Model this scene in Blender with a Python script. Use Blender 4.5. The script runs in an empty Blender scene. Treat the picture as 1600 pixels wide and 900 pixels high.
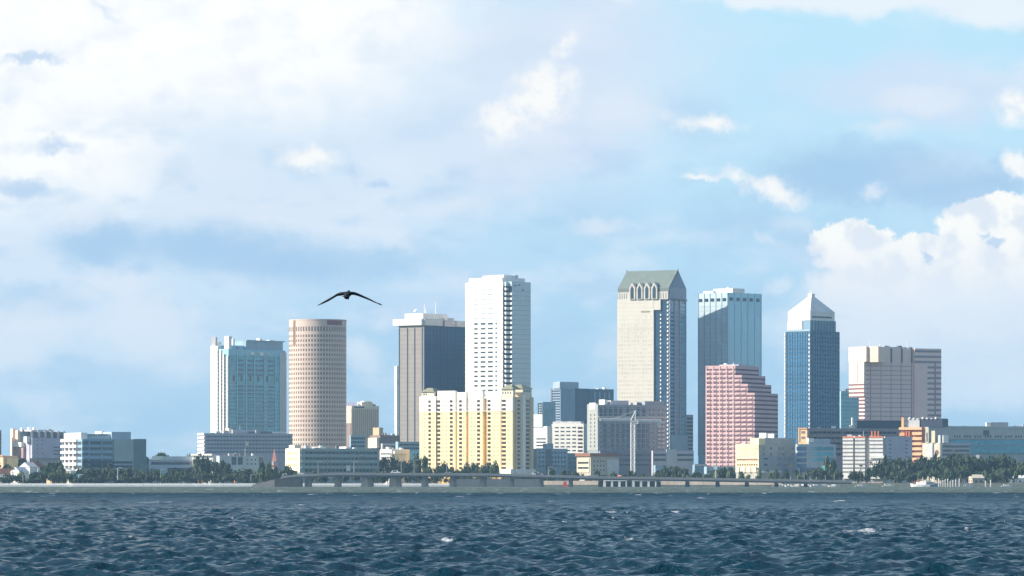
import bpy, math, random
import numpy as np
from mathutils import Vector, Matrix, Euler
random.seed(7); rng = np.random.default_rng(11)
S = bpy.context.scene; COL = S.collection
R = math.radians

# ------------------------------------------------------------------ camera
F = 7000.0          # focal length in photograph pixels (1600 wide)
HZ = 755.0          # horizon row
CH = 2.5            # eye height above the water
cd = bpy.data.cameras.new("camera"); cam = bpy.data.objects.new("camera", cd); COL.objects.link(cam)
cam.location = (0, 0, CH); cam.rotation_euler = (R(90), 0, 0)
cd.sensor_fit = 'HORIZONTAL'; cd.sensor_width = 36; cd.lens = 36 * F / 1600
cd.shift_y = (HZ - 450) / 1600; cd.clip_start = 0.5; cd.clip_end = 60000
S.camera = cam
# ------------------------------------------------------------------ light
SUN_AZ, SUN_EL = 80.0, 29.0      # azimuth turned from straight behind the camera towards the left
SUN_STR, SKY_STR, EXPO = 4.6, 0.10, 0.75
HAZE = 4.0e-5
sd = Vector((-math.sin(R(SUN_AZ)) * math.cos(R(SUN_EL)), -math.cos(R(SUN_AZ)) * math.cos(R(SUN_EL)), math.sin(R(SUN_EL))))
ld = bpy.data.lights.new("sun", 'SUN'); sun = bpy.data.objects.new("sun", ld); COL.objects.link(sun)
ld.energy = SUN_STR; ld.angle = R(0.53); ld.color = (1.0, 0.90, 0.76)
sun.rotation_euler = sd.to_track_quat('Z', 'Y').to_euler(); sun.location = (-300, -100, 500)
S.view_settings.view_transform = 'Standard'; S.view_settings.look = 'None'
S.view_settings.exposure = EXPO; S.view_settings.gamma = 1.0
G = 2 ** -EXPO
try:
    S.cycles.use_denoising = True
    S.cycles.max_bounces = 6; S.cycles.volume_bounces = 1; S.cycles.transparent_max_bounces = 8
    S.cycles.caustics_reflective = False; S.cycles.caustics_refractive = False
    S.cycles.sample_clamp_indirect = 6
except Exception: pass

W = bpy.data.worlds.new("World"); S.world = W; W.use_nodes = True
nt = W.node_tree; N = nt.nodes; Lk = nt.links
for n in list(N): N.remove(n)

class NT:
    """small helper round a node tree"""
    def __init__(s, tree): s.t = tree; s.n = tree.nodes; s.l = tree.links
    def node(s, typ, **kw):
        n = s.n.new(typ)
        for k, v in kw.items(): setattr(n, k, v)
        return n
    def put(s, sock, v):
        if hasattr(v, 'is_linked') or isinstance(v, bpy.types.NodeSocket): s.l.new(v, sock)
        else: sock.default_value = v
    def math(s, op, a, b=0.0, c=None, clamp=False):
        n = s.node('ShaderNodeMath', operation=op, use_clamp=clamp); s.put(n.inputs[0], a); s.put(n.inputs[1], b)
        if c is not None: s.put(n.inputs[2], c)
        return n.outputs[0]
    def vmath(s, op, a, b=None, scale=None):
        n = s.node('ShaderNodeVectorMath', operation=op); s.put(n.inputs[0], a)
        if b is not None: s.put(n.inputs[1], b)
        if scale is not None: s.put(n.inputs['Scale'], scale)
        return n.outputs[0]
    def noise(s, vec, scale, detail=4, rough=0.5, dist=0.0, dim='3D', out='Fac'):
        n = s.node('ShaderNodeTexNoise', noise_dimensions=dim); s.put(n.inputs['Vector'], vec)
        n.inputs['Scale'].default_value = scale; n.inputs['Detail'].default_value = detail
        n.inputs['Roughness'].default_value = rough; n.inputs['Distortion'].default_value = dist
        return n.outputs[out]
    def mrange(s, v, a, b, c=0.0, d=1.0, smooth=True):
        n = s.node('ShaderNodeMapRange'); n.interpolation_type = 'SMOOTHSTEP' if smooth else 'LINEAR'
        s.put(n.inputs[0], v)
        for i, x in enumerate((a, b, c, d)): n.inputs[1 + i].default_value = x
        return n.outputs[0]
    def mix(s, fac, a, b, blend='MIX'):
        n = s.node('ShaderNodeMix', data_type='RGBA', blend_type=blend); s.put(n.inputs[0], fac)
        for i, v in ((6, a), (7, b)):
            if isinstance(v, (tuple, list)): v = tuple(v)[:3] + (1.0,)
            s.put(n.inputs[i], v)
        return n.outputs[2]

def lin(r, g, b, k=1.0):
    def c(v):
        v /= 255.0
        return v / 12.92 if v <= 0.04045 else ((v + 0.055) / 1.055) ** 2.4
    return (c(r) * k, c(g) * k, c(b) * k)

q = NT(nt)
tc = q.node('ShaderNodeTexCoord'); sep = q.node('ShaderNodeSeparateXYZ'); Lk.new(tc.outputs['Generated'], sep.inputs[0])
# azimuth and elevation of the sky direction, in 1/7000 rad
az = q.math('MULTIPLY_ADD', q.math('ARCTAN2', sep.outputs[0], sep.outputs[1]), F, 800.0)
el = q.math('MULTIPLY_ADD', q.math('ARCSINE', sep.outputs[2]), -F, HZ)
cmb = q.node('ShaderNodeCombineXYZ'); Lk.new(az, cmb.inputs[0]); Lk.new(el, cmb.inputs[1])
P0 = cmb.outputs[0]
Pn = q.vmath('SCALE', P0, scale=0.01)
def nvec(scale, detail, amp, rough=0.55):
    c = q.noise(Pn, scale, detail, rough, out='Color')
    return q.vmath('SCALE', q.vmath('SUBTRACT', c, (0.5, 0.5, 0.5)), scale=amp)
warpA = nvec(0.55, 5, 150.0)
Psoft = q.vmath('ADD', P0, warpA)
warpB = nvec(2.4, 7, 62.0, 0.62)
Pcr = q.vmath('ADD', P0, warpB)
def blobs(P, lst):
    out = None
    for b in lst:
        cx, cy, rx, ry = b[:4]; rot = b[4] if len(b) > 4 else 0
        m = q.node('ShaderNodeMapping', vector_type='TEXTURE'); Lk.new(P, m.inputs[0])
        m.inputs['Location'].default_value = (cx, cy, 0); m.inputs['Rotation'].default_value = (0, 0, R(rot)); m.inputs['Scale'].default_value = (rx, ry, 1e6)
        g = q.node('ShaderNodeTexGradient', gradient_type='SPHERICAL'); Lk.new(m.outputs[0], g.inputs[0])
        v = g.outputs['Fac']
        if len(b) > 5: v = q.math('MULTIPLY', v, b[5])
        out = v if out is None else q.math('MAXIMUM', out, v)
    return out
nA = q.noise(Pn, 0.9, 7, 0.6)
nB = q.noise(Pn, 3.0, 8, 0.62)
def layer(col, P, lst, color, lo, hi, amp=0.5, noise=None, op=1.0):
    m = blobs(P, lst)
    if noise is not None:
        # the noise only bites where there is some cloud
        m = q.math('ADD', m, q.math('MULTIPLY', q.math('SUBTRACT', noise, 0.5), q.math('MULTIPLY', q.mrange(m, 0.0, 0.35), amp)))
    f = q.math('MULTIPLY', q.mrange(m, lo, hi), op)
    return q.mix(f, col, color), f

sky = q.node('ShaderNodeTexSky', sky_type='NISHITA'); sky.sun_disc = False
sky.sun_elevation = R(SUN_EL)
# Nishita: rotation 0 puts the sun at +Y, growing clockwise seen from above
sky.sun_rotation = math.atan2(sd.x, sd.y)
sky.air_density = 1.0; sky.dust_density = 0.6; sky.ozone_density = 1.6; sky.altitude = 0
base = q.vmath('SCALE', sky.outputs[0], scale=SKY_STR)
K = G
# thin blue veil low over the city (the pale blue band of the photograph)
lowmask = q.mrange(el, -750.0, 60.0)
gradcol = q.node('ShaderNodeValToRGB'); Lk.new(q.mrange(el, 0.0, 755.0, smooth=False), gradcol.inputs[0])
e = gradcol.color_ramp.elements
stops = [(0.0, (193, 234, 254)), (0.35, (192, 230, 252)), (0.6, (180, 219, 247)), (0.8, (172, 210, 240)), (1.0, (170, 206, 234))]
while len(e) < len(stops): e.new(0.5)
for i, (p, c) in enumerate(stops): e[i].position = p; e[i].color = lin(*c, K) + (1,)
col = q.mix(q.math('MULTIPLY', lowmask, 0.93), base, gradcol.outputs[0])
# a scatter of soft clouds over the rest of the sky, out of frame
wide = q.noise(tc.outputs['Generated'], 2.6, 6, 0.55)
hi_sky = q.mrange(el, 100.0, -900.0)
col = q.mix(q.math('MULTIPLY', q.mrange(wide, 0.56, 0.74), q.math('MULTIPLY', hi_sky, 0.45)), col, lin(236, 242, 250, K))

# 1 broad bright veil, upper left and centre
col, _ = layer(col, Psoft, [(250, 210, 900, 330, 0, 1.0), (700, 160, 560, 330, -10, .8), (60, 420, 520, 300, 0, .75)], lin(222, 236, 251, K), 0.02, 0.55, .35, nA, .92)
col, _ = layer(col, Psoft, [(150, -20, 760, 330, 0, 1.2), (430, 40, 460, 230, -8, 1.0), (60, 230, 380, 190, 0, .8), (-60, 80, 420, 320, 0, 1.)], q.mix(q.mrange(nA, .45, .75), lin(255, 254, 251, K * 1.08), lin(240, 246, 254, K)), 0.12, 0.66, .45, nA, .95)
# 2 lavender veils
col, _ = layer(col, Psoft, [(900, 60, 330, 130, 0, .7), (860, 210, 300, 190, -20, .7), (1440, 150, 300, 90, 0, 1.), (1180, -10, 200, 40, 0, .4), (1300, 400, 200, 60, 0, .6), (700, 480, 260, 90, 0, .6)], lin(218, 229, 249, K), 0.1, 0.7, .4, nA, .7)
col, _ = layer(col, Psoft, [(1500, -14, 520, 66, 4, 1.4), (1250, -18, 460, 40, 0, 1.1)], lin(244, 249, 254, K), 0.1, 0.55, .3, nA, .85)
# 3 blue-grey cloud banks
banks = [(380, 395, 330, 58, 4, 1.), (160, 385, 130, 62, 0, .9), (560, 408, 240, 50, 0, .9), (60, 470, 120, 50, 0, .8), (120, 590, 260, 60, 0, .5), (900, 330, 330, 130, 0, .35),
         (1360, 282, 270, 52, 0, 1.2), (1290, 270, 130, 34, -8, 1.0), (1500, 290, 160, 50, 0, 1.), (1090, 190, 130, 90, 35, .4), (1180, 350, 300, 70, 0, .5)]
col, _ = layer(col, Pcr, banks, lin(174, 209, 239, K), 0.08, 0.6, .6, nA, .75)
col, _ = layer(col, Pcr, [(52, 99, 66, 14, 0, 1.2), (88, 234, 62, 20, 0, .9), (34, 296, 66, 24, 8, 1.1), (594, 287, 34, 14, 12, 1.), (550, 262, 24, 26, 0, .6), (160, 18, 60, 12, 30, .5)], lin(182, 209, 240, K), 0.03, 0.85, .6, nB, .72)
# broken mottling through the whole cloud deck, clearer towards the upper right
mpm = q.node('ShaderNodeMapping'); Lk.new(P0, mpm.inputs[0]); mpm.inputs['Scale'].default_value = (.0058, .0125, 1)
mo = q.noise(mpm.outputs[0], 1.0, 6, .52)
mpo = q.node('ShaderNodeMapping'); Lk.new(P0, mpo.inputs[0]); mpo.inputs['Scale'].default_value = (.009, .019, 1); mpo.inputs['Location'].default_value = (3.1, 1.7, 0)
mo2 = q.noise(mpo.outputs[0], 1.0, 6, .52)
clear, _ = layer((0, 0, 0), P0, [(1230, 120, 420, 190, 0, 1.2)], (1, 1, 1), 0.0, 0.6)
keep = q.math('MULTIPLY_ADD', clear, -0.75, 1.0)
col = q.mix(q.math('MULTIPLY', q.math('MULTIPLY', q.mrange(mo, .48, .70), .48), keep), col, lin(236, 243, 252, K))
col = q.mix(q.math('MULTIPLY', q.math('MULTIPLY', q.mrange(mo2, .48, .70), .50), q.math('MULTIPLY', keep, q.mrange(el, 120.0, 330.0, .25, 1.0))), col, lin(172, 207, 239, K))
col, _ = layer(col, Psoft, [(1370, 280, 290, 62, 3, 1.2), (1530, 300, 150, 50, 0, 1.), (380, 400, 300, 56, 4, .9), (170, 385, 120, 50, 0, .8)], lin(168, 204, 237, K), 0.06, 0.7, .6, nA, .62)
# 4 soft pale puffs
puffs = [(1440, 160, 120, 34, 0, .8), (1380, 205, 80, 22, 0, .6), (700, 320, 120, 40, 0, .5), (330, 270, 160, 50, 0, .6), (120, 340, 120, 40, 0, .7), (940, 350, 90, 24, 0, .5), (1290, 560, 120, 40, 0, .6), (230, 520, 120, 90, 0, 1.), (60, 505, 130, 70, 0, .8), (15, 555, 90, 60, 0, .9), (290, 570, 120, 50, 0, .6), (560, 548, 74, 50, 20, .75), (600, 500, 60, 30, 0, .4), (200, 445, 90, 40, 0, .6), (610, 370, 50, 26, 20, .8), (450, 350, 40, 22, 0, .7),
         (400, 330, 220, 60, 0, .6), (1360, 300, 36, 18, 0, .9), (1214, 450, 44, 24, -30, .6), (1195, 375, 40, 14, 30, .5), (1050, 372, 90, 22, 0, .5), (1470, 500, 300, 110, 0, 1.4), (1560, 590, 240, 80, 0, 1.), (1350, 470, 150, 80, 0, 1.), (1120, 270, 60, 16, -8, .7), (1035, 180, 40, 14, 0, .5),
         (820, 230, 130, 70, 0, .5), (960, 170, 110, 60, 0, .6)]
col, _ = layer(col, Pcr, puffs, lin(230, 239, 250, K), 0.05, 0.7, .6, nA, .78)
# 5 sunlit cumulus with firmer edges
cum = [(845, 150, 82, 62, -20, 1.2), (795, 185, 78, 46, -15, 1.1), (878, 75, 22, 44, 22, .8), (482, 247, 66, 34, 0, 1.), (1112, 196, 78, 24, 6, .9), (1205, 298, 72, 30, 18, 1.05), (1150, 276, 40, 18, 14, .7), (1092, 278, 44, 9, -8, .8),
       (1590, 172, 56, 42, 0, 1.05), (1592, 262, 44, 30, 20, 1.3)]
col, _ = layer(col, Pcr, cum, q.mix(q.mrange(nB, .33, .55), lin(238, 243, 251, K), lin(255, 253, 249, K * 1.04)), 0.02, 0.9, .6, nB, .92)
big = [(1335, 390, 88, 52, 0, 1.5), (1550, 365, 120, 72, 0, 1.6), (1470, 400, 140, 44, 0, 1.3), (1620, 400, 170, 110, 0, 1.5), (1430, 450, 230, 80, 0, 1.2), (1550, 460, 220, 100, 0, 1.4), (1380, 520, 120, 60, 0, .8)]
# the big bank: hard upper edge, soft dissolve downwards
Pbig = q.vmath('ADD', P0, q.vmath('SCALE', warpB, scale=1.25))
mb = blobs(Pbig, big)
mb = q.math('ADD', mb, q.math('MULTIPLY', q.math('SUBTRACT', nB, 0.5), 0.34))
mb = q.mrange(mb, 0.22, 0.46)
fade = q.mrange(q.math('ADD', el, q.math('MULTIPLY', q.math('SUBTRACT', nA, 0.5), 140.0)), 400.0, 620.0, 1.0, 0.0)
bil = q.noise(q.vmath('ADD', Pn, (0.22, -0.24, 0.0)), 1.9, 5, 0.5); bil2 = q.noise(Pn, 1.9, 5, 0.5)
relief = q.mrange(q.math('ADD', q.math('SUBTRACT', bil2, bil), q.math('MULTIPLY', q.math('SUBTRACT', nB, 0.5), 0.25)), -0.14, 0.10)
whites = q.mix(relief, lin(234, 239, 248, K), lin(255, 252, 245, K * 1.08))
bigcol = q.mix(q.mrange(q.math('ADD', q.math('MULTIPLY', nB, 90.0), el), 390.0, 540.0), whites, lin(240, 244, 251, K))
col = q.mix(q.math('MULTIPLY', mb, q.math('MULTIPLY', fade, 0.95)), col, bigcol)
# 6 small blue rents in the bank
col, _ = layer(col, Pcr, [(1556, 374, 22, 9, 0, 1.1), (1450, 405, 18, 9, 0, .9), (1535, 365, 14, 6, 0, .8)], lin(190, 216, 242, K), 0.1, 0.6, .5, nB, .8)
bg = q.node('ShaderNodeBackground'); Lk.new(col, bg.inputs[0]); bg.inputs[1].default_value = 1.0
wo = q.node('ShaderNodeOutputWorld'); Lk.new(bg.outputs[0], wo.inputs[0])
try:
    W.cycles.sampling_method = 'MANUAL'; W.cycles.sample_map_resolution = 512
except Exception: pass

# ------------------------------------------------------------------ materials
MATS = {}
def mat(key, color, rough=0.75, var=0.17, spec=0.3, metal=0.0, vscale=0.15, streak=True):
    if key in MATS: return MATS[key]
    m = bpy.data.materials.new(key); m.use_nodes = True; t = NT(m.node_tree)
    bs = t.n['Principled BSDF']
    tcn = t.node('ShaderNodeTexCoord'); geo = tcn.outputs['Object']
    n1 = t.noise(geo, vscale, 5, 0.6)
    if streak:
        mp = t.node('ShaderNodeMapping'); t.l.new(geo, mp.inputs[0]); mp.inputs['Scale'].default_value = (1.1, 1.1, 0.06)
        n2 = t.noise(mp.outputs[0], 0.6, 4, 0.6)
        n1 = t.math('ADD', t.math('MULTIPLY', n1, 0.55), t.math('MULTIPLY', n2, 0.45))
    oi = t.node('ShaderNodeObjectInfo')
    rnd = t.math('MULTIPLY', t.math('SUBTRACT', oi.outputs['Random'], 0.5), var * 0.5)
    k = t.math('ADD', t.mrange(n1, 0.3, 0.7, 1 - var, 1 + var, smooth=False), rnd)
    c = t.vmath('SCALE', tuple(color), scale=k); t.l.new(c, bs.inputs['Base Color'])
    bs.inputs['Roughness'].default_value = rough; bs.inputs['Specular IOR Level'].default_value = spec; bs.inputs['Metallic'].default_value = metal
    MATS[key] = m; return m
def glass(key, color, rough=0.12, ior=1.7, var=0.35, metal=0.0, bump=0.02, bscale=0.25):
    if key in MATS: return MATS[key]
    m = bpy.data.materials.new(key); m.use_nodes = True; t = NT(m.node_tree)
    bs = t.n['Principled BSDF']
    tcn = t.node('ShaderNodeTexCoord'); geo = tcn.outputs['Object']
    oi = t.node('ShaderNodeObjectInfo')
    vo = t.node('ShaderNodeTexVoronoi'); t.l.new(geo, vo.inputs['Vector']); vo.inputs['Scale'].default_value = bscale
    sx = t.node('ShaderNodeSeparateXYZ'); t.l.new(vo.outputs['Color'], sx.inputs[0])
    k = t.math('ADD', t.math('MULTIPLY', t.math('SUBTRACT', oi.outputs['Random'], 0.5), var), t.math('MULTIPLY_ADD', sx.outputs[0], var, 1 - var * 0.5))
    c = t.vmath('SCALE', tuple(color), scale=k); t.l.new(c, bs.inputs['Base Color'])
    bs.inputs['Roughness'].default_value = rough; bs.inputs['IOR'].default_value = ior; bs.inputs['Metallic'].default_value = metal
    b = t.node('ShaderNodeBump'); b.inputs['Strength'].default_value = bump * 10; b.inputs['Distance'].default_value = 0.3
    t.l.new(t.noise(geo, 0.12, 3), b.inputs['Height']); t.l.new(b.outputs[0], bs.inputs['Normal'])
    MATS[key] = m; return m

white = mat('white_concrete', (.80, .79, .75)); cream = mat('cream_stucco', (.72, .66, .52)); beige = mat('beige_concrete', (.66, .55, .43))
grey = mat('grey_concrete', (.42, .41, .42)); lgrey = mat('light_grey_concrete', (.55, .55, .56)); dgrey = mat('dark_grey_concrete', (.16, .17, .19))
lav = mat('lavender_concrete', (.50, .46, .50)); yellow = mat('yellow_stucco', (.82, .60, .26)); pink = mat('pink_granite', (.62, .42, .42))
tan = mat('tan_stucco', (.62, .45, .28)); orange = mat('orange_stucco', (.80, .42, .20)); brown = mat('brown_concrete', (.26, .19, .18)); redm = mat('red_paint', (.55, .10, .07))
olive = mat('olive_roof', (.27, .27, .18)); copper = mat('green_copper_roof', (.16, .20, .18)); tiles = mat('brown_tile_roof', (.28, .13, .09)); teal = mat('teal_paint', (.10, .38, .36))
black = mat('black_panel', (.02, .025, .035)); steel = mat('white_steel', (.75, .76, .76), 0.5); bluec = mat('blue_grey_concrete', (.30, .42, .50)); pale = mat('pale_blue_panel', (.34, .60, .70))
dg = glass('dark_glass', (.03, .05, .07)); bg_ = glass('blue_glass', (.035, .13, .25), 0.15, 1.6); tg = glass('teal_glass', (.11, .40, .50), 0.15, 1.6); brg = glass('bronze_glass', (.06, .045, .05)); winbrown = glass('brown_window', (.09, .06, .045), 0.2, 1.45); pgl = glass('pale_glass', (.30, .42, .48), 0.12, 2.0)

# ------------------------------------------------------------------ mesh helpers
def mesh_from(name, V, Fc, mats, smooth=False, mi=None):
    me = bpy.data.meshes.new(name); me.from_pydata([tuple(v) for v in V], [], Fc); 
    for m in (mats if isinstance(mats, (list, tuple)) else [mats]): me.materials.append(m)
    if mi is not None: me.polygons.foreach_set('material_index', mi)
    if smooth: me.polygons.foreach_set('use_smooth', [True] * len(me.polygons))
    me.update(); return me
BF = [(0, 3, 2, 1), (4, 5, 6, 7), (0, 1, 5, 4), (1, 2, 6, 5), (2, 3, 7, 6), (3, 0, 4, 7)]
def boxes_vf(bs):
    V, Fc = [], []
    for (x0, x1, y0, y1, z0, z1) in bs:
        k = len(V); V += [(x0, y0, z0), (x1, y0, z0), (x1, y1, z0), (x0, y1, z0), (x0, y0, z1), (x1, y0, z1), (x1, y1, z1), (x0, y1, z1)]
        Fc += [tuple(k + i for i in f) for f in BF]
    return V, Fc
def prism_vf(pts, z0, z1):
    n = len(pts); V = [(x, y, z0) for x, y in pts] + [(x, y, z1) for x, y in pts]
    Fc = [tuple(range(n - 1, -1, -1)), tuple(range(n, 2 * n))] + [(i, (i + 1) % n, n + (i + 1) % n, n + i) for i in range(n)]
    return V, Fc
def tube_vf(pts, rads, n=6):
    V, Fc = [], []
    pts = [Vector(p) for p in pts]
    for i, p in enumerate(pts):
        d = (pts[min(i + 1, len(pts) - 1)] - pts[max(i - 1, 0)]).normalized()
        a = d.cross(Vector((0, 0, 1)) if abs(d.z) < .9 else Vector((1, 0, 0))).normalized(); b = d.cross(a)
        r = rads[i] if isinstance(rads, (list, tuple)) else rads
        for k in range(n): t = 2 * math.pi * k / n; V.append(p + a * r * math.cos(t) + b * r * math.sin(t))
    for i in range(len(pts) - 1):
        for k in range(n): Fc.append((i * n + k, i * n + (k + 1) % n, (i + 1) * n + (k + 1) % n, (i + 1) * n + k))
    Fc += [tuple(range(n - 1, -1, -1)), tuple((len(pts) - 1) * n + k for k in range(n))]
    return V, Fc
def join(*vfs):
    V, Fc = [], []
    for v, f in vfs: k = len(V); V += list(v); Fc += [tuple(k + i for i in q_) for q_ in f]
    return V, Fc
def tag(o, label=None, cat=None, group=None, kind=None):
    if label: o['label'] = label
    if cat: o['category'] = cat
    if group: o['group'] = group
    if kind: o['kind'] = kind
    return o
def obj(name, me, parent=None, loc=(0, 0, 0), rz=0):
    o = bpy.data.objects.new(name, me); COL.objects.link(o); o.location = loc; o.rotation_euler = (0, 0, rz)
    if parent is not None: o.parent = parent
    return o
def part(name, vf, m, parent=None, loc=(0, 0, 0), smooth=False): return obj(name, mesh_from(name, vf[0], vf[1], m, smooth), parent, loc)
def empty(name, loc, rz=0):
    o = obj(name, None, None, loc, rz); o.empty_display_size = 1; return o
def wx(px, Y): return (px - 800) * Y / F
def wz(py, Y): return CH + (HZ - py) * Y / F
GZ = 1.2          # ground level ashore

class Building:
    """a block seen over one corner: left wall towards the sun, right wall away from it"""
    def __init__(s, name, label, Lp, Cp, Rp, top, Y, alpha, wallm, cat='building', group=None, base=None, maxdepth=None):
        a = R(alpha); s.a = a; s.Y = Y; s.ca, s.sa = math.cos(a), math.sin(a)
        s.xc = wx(Cp, Y); tL, tR = (Lp - 800) / F, (Rp - 800) / F
        s.wL = (s.xc - tL * Y) / (s.ca + tL * s.sa); s.wR = (tR * Y - s.xc) / (s.sa - tR * s.ca)
        s.root = empty(name, (s.xc, Y, GZ), -a); tag(s.root, label, cat, group)
        s.items = []; s.m = wallm; s.top = s.h(top); s.z0 = 0 if base is None else s.h(base)
        s.add('wall', (-s.wL, 0, 0, s.wR, s.z0, s.top), wallm)
    def h(s, py): return wz(py, s.Y) - GZ
    def sL(s, px): t = (px - 800) / F; return s.wL - (s.xc - t * s.Y) / (s.ca + t * s.sa)
    def sR(s, px): t = (px - 800) / F; return (t * s.Y - s.xc) / (s.sa - t * s.ca)
    def fb(s, face, s0, s1, z0, z1, o0, o1):
        if face == 'L': return (s0 - s.wL, s1 - s.wL, -o1, -o0, z0, z1)
        return (o0, o1, s0, s1, z0, z1)
    def pf(s, face, pa, pb, ya, yb, out=0.3, inn=-0.2):
        f = s.sL if face == 'L' else s.sR
        return s.fb(face, f(pa), f(pb), s.h(yb), s.h(ya), inn, out)
    def add(s, name, box, m, label=None): s.items.append((name, box, m, label))
    def face(s, name, face, pa, pb, ya, yb, m, out=0.3, label=None): s.add(name, s.pf(face, pa, pb, ya, yb, out), m, label)
    def bands(s, face, pa, pb, ya, yb, n, frac, m, name='window_band', out=0.12):
        st = (yb - ya) / n
        for i in range(n): s.face(name, face, pa, pb, ya + st * (i + .5 - frac / 2), ya + st * (i + .5 + frac / 2), m, out)
    def cols(s, face, pa, pb, n, ya, yb, frac, m, name='pier', out=0.4):
        st = (pb - pa) / n
        for i in range(n): s.face(name, face, pa + st * (i + .5 - frac / 2), pa + st * (i + .5 + frac / 2), ya, yb, m, out)
    def grid(s, face, pa, pb, nx, ya, yb, ny, fx, fy, m, name='window', out=0.1):
        sx, sy = (pb - pa) / nx, (yb - ya) / ny
        for j in range(ny):
            for i in range(nx):
                cx, cy = pa + sx * (i + .5), ya + sy * (j + .5)
                s.face(name, face, cx - sx * fx / 2, cx + sx * fx / 2, cy - sy * fy / 2, cy + sy * fy / 2, m, out)
    def roofbox(s, name, u0, u1, v0, v1, ya, yb, m, label=None):
        """a block on the roof: u, v as fractions of the left and right walls' lengths, from the left / from the corner"""
        s.add(name, (-s.wL * (1 - u0), -s.wL * (1 - u1), s.wR * v0, s.wR * v1, s.h(yb), s.h(ya)), m, label)
    def custom(s, name, vf, m, label=None):
        o = part(name, vf, m, s.root)
        if label: o['label'] = label
        return o
    def done(s, junk=True):
        rr = random.Random(len(s.items) * 13 + int(s.xc))
        if junk and s.wL * s.wR > 250:
            for i in range(rr.randint(4, 8)):
                u, v = rr.uniform(.05, .85), rr.uniform(.03, .9); du, dv = rr.uniform(1.2, 3.5) / s.wL, rr.uniform(1.5, 5) / s.wR
                x0, y0 = -s.wL * (1 - u), s.wR * v
                s.add('roof_unit', (x0, min(x0 + du * s.wL, -.3), y0, y0 + dv * s.wR, s.top - .05 - i * .003, s.top + rr.uniform(.8, 2.6)), rr.choice((white, lgrey, grey, dgrey)))
            for i in range(rr.randint(0, 2)):
                x0, y0 = -s.wL * rr.uniform(.2, .8), s.wR * rr.uniform(.1, .9)
                s.add('roof_antenna', (x0, x0 + .22, y0, y0 + .22, s.top - .05, s.top + rr.uniform(3, 7)), steel)
        by = {}
        for it in s.items: by.setdefault(it[0], []).append(it)
        for name, L in by.items():
            if len(L) > 100:
                L.sort(key=lambda t: -(t[1][5] - t[1][4]) * max(t[1][1] - t[1][0], t[1][3] - t[1][2]))
                rest = L[100:]; L = L[:100]
                ms = []; mi = []; 
                for t in rest:
                    if t[2] not in ms: ms.append(t[2])
                    mi += [ms.index(t[2])] * 6
                v, f = boxes_vf([t[1] for t in rest])
                o = obj(name, mesh_from(name, v, f, ms, mi=mi), s.root); o['kind'] = 'stuff'
            for (nm, b, m, lab) in L:
                cx, cy, cz = (b[0] + b[1]) / 2, (b[2] + b[3]) / 2, (b[4] + b[5]) / 2
                key = (m.name, round(b[1] - b[0], 3), round(b[3] - b[2], 3), round(b[5] - b[4], 3))
                me = BOXC.get(key)
                if me is None:
                    hx, hy, hz = (b[1] - b[0]) / 2, (b[3] - b[2]) / 2, (b[5] - b[4]) / 2
                    v, f = boxes_vf([(-hx, hx, -hy, hy, -hz, hz)]); me = BOXC[key] = mesh_from(nm, v, f, m)
                o = obj(nm, me, s.root, (cx, cy, cz))
                if lab: o['label'] = lab
        kids = [c for c in s.root.children]
        NEST = {'antenna': ('penthouse', 'roof_box', 'upper_block', 'parapet'), 'roof_mast': ('dark_screen',), 'roof_tank': ('dark_screen', 'upper_block'), 'roof_lamp': ('crown_panel',), 'roof_dish': ('roof_block',), 'sign_letter': ('penthouse',), 'satellite_dish': ('penthouse',),
                'turret_window': ('turret', 'end_turret'), 'turret_roof': ('turret', 'end_turret'), 'finial': ('pyramid_roof', 'roof'), 'roof_beacon': ('penthouse',), 'roof_unit': ('roof_screen',), 'name_plate': ('main_wall',), 'roof_sign': ('parapet',), 'chimney': ('roof_edge',), 'dormer': (), 'cross': ()}
        def ctr(o):
            bb = [Vector(c) for c in o.bound_box]; return o.location + sum(bb, Vector()) / 8
        for c in kids:
            nm = c.name.split('.')[0]
            ps = [p for p in kids if p.name.split('.')[0] in NEST.get(nm, ()) and p is not c]
            if ps:
                p = min(ps, key=lambda p: (ctr(p) - ctr(c)).length); c.parent = p; c.location = c.location - p.location
        return s
BOXC = {}
# ------------------------------------------------------------------ ground
gx = [-9000, -700, 700, 9000]
V = [(-9000, 3150, GZ), (9000, 3150, GZ), (9000, 12000, GZ), (-9000, 12000, GZ), (9000, 3150, -3), (-9000, 3150, -3)]
grd = mat('grassy_ground', (.09, .11, .05), .95, .3, .1, vscale=.02, streak=False)
g = obj('ground', mesh_from('ground', V, [(0, 1, 2, 3), (5, 4, 1, 0)], grd)); g['kind'] = 'structure'
road = part('road', boxes_vf([(-500, -40, 3153, 3163, GZ - .02, GZ + .012)]), mat('asphalt', (.06, .06, .065), .9, .2, .2)); road['kind'] = 'structure'

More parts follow.
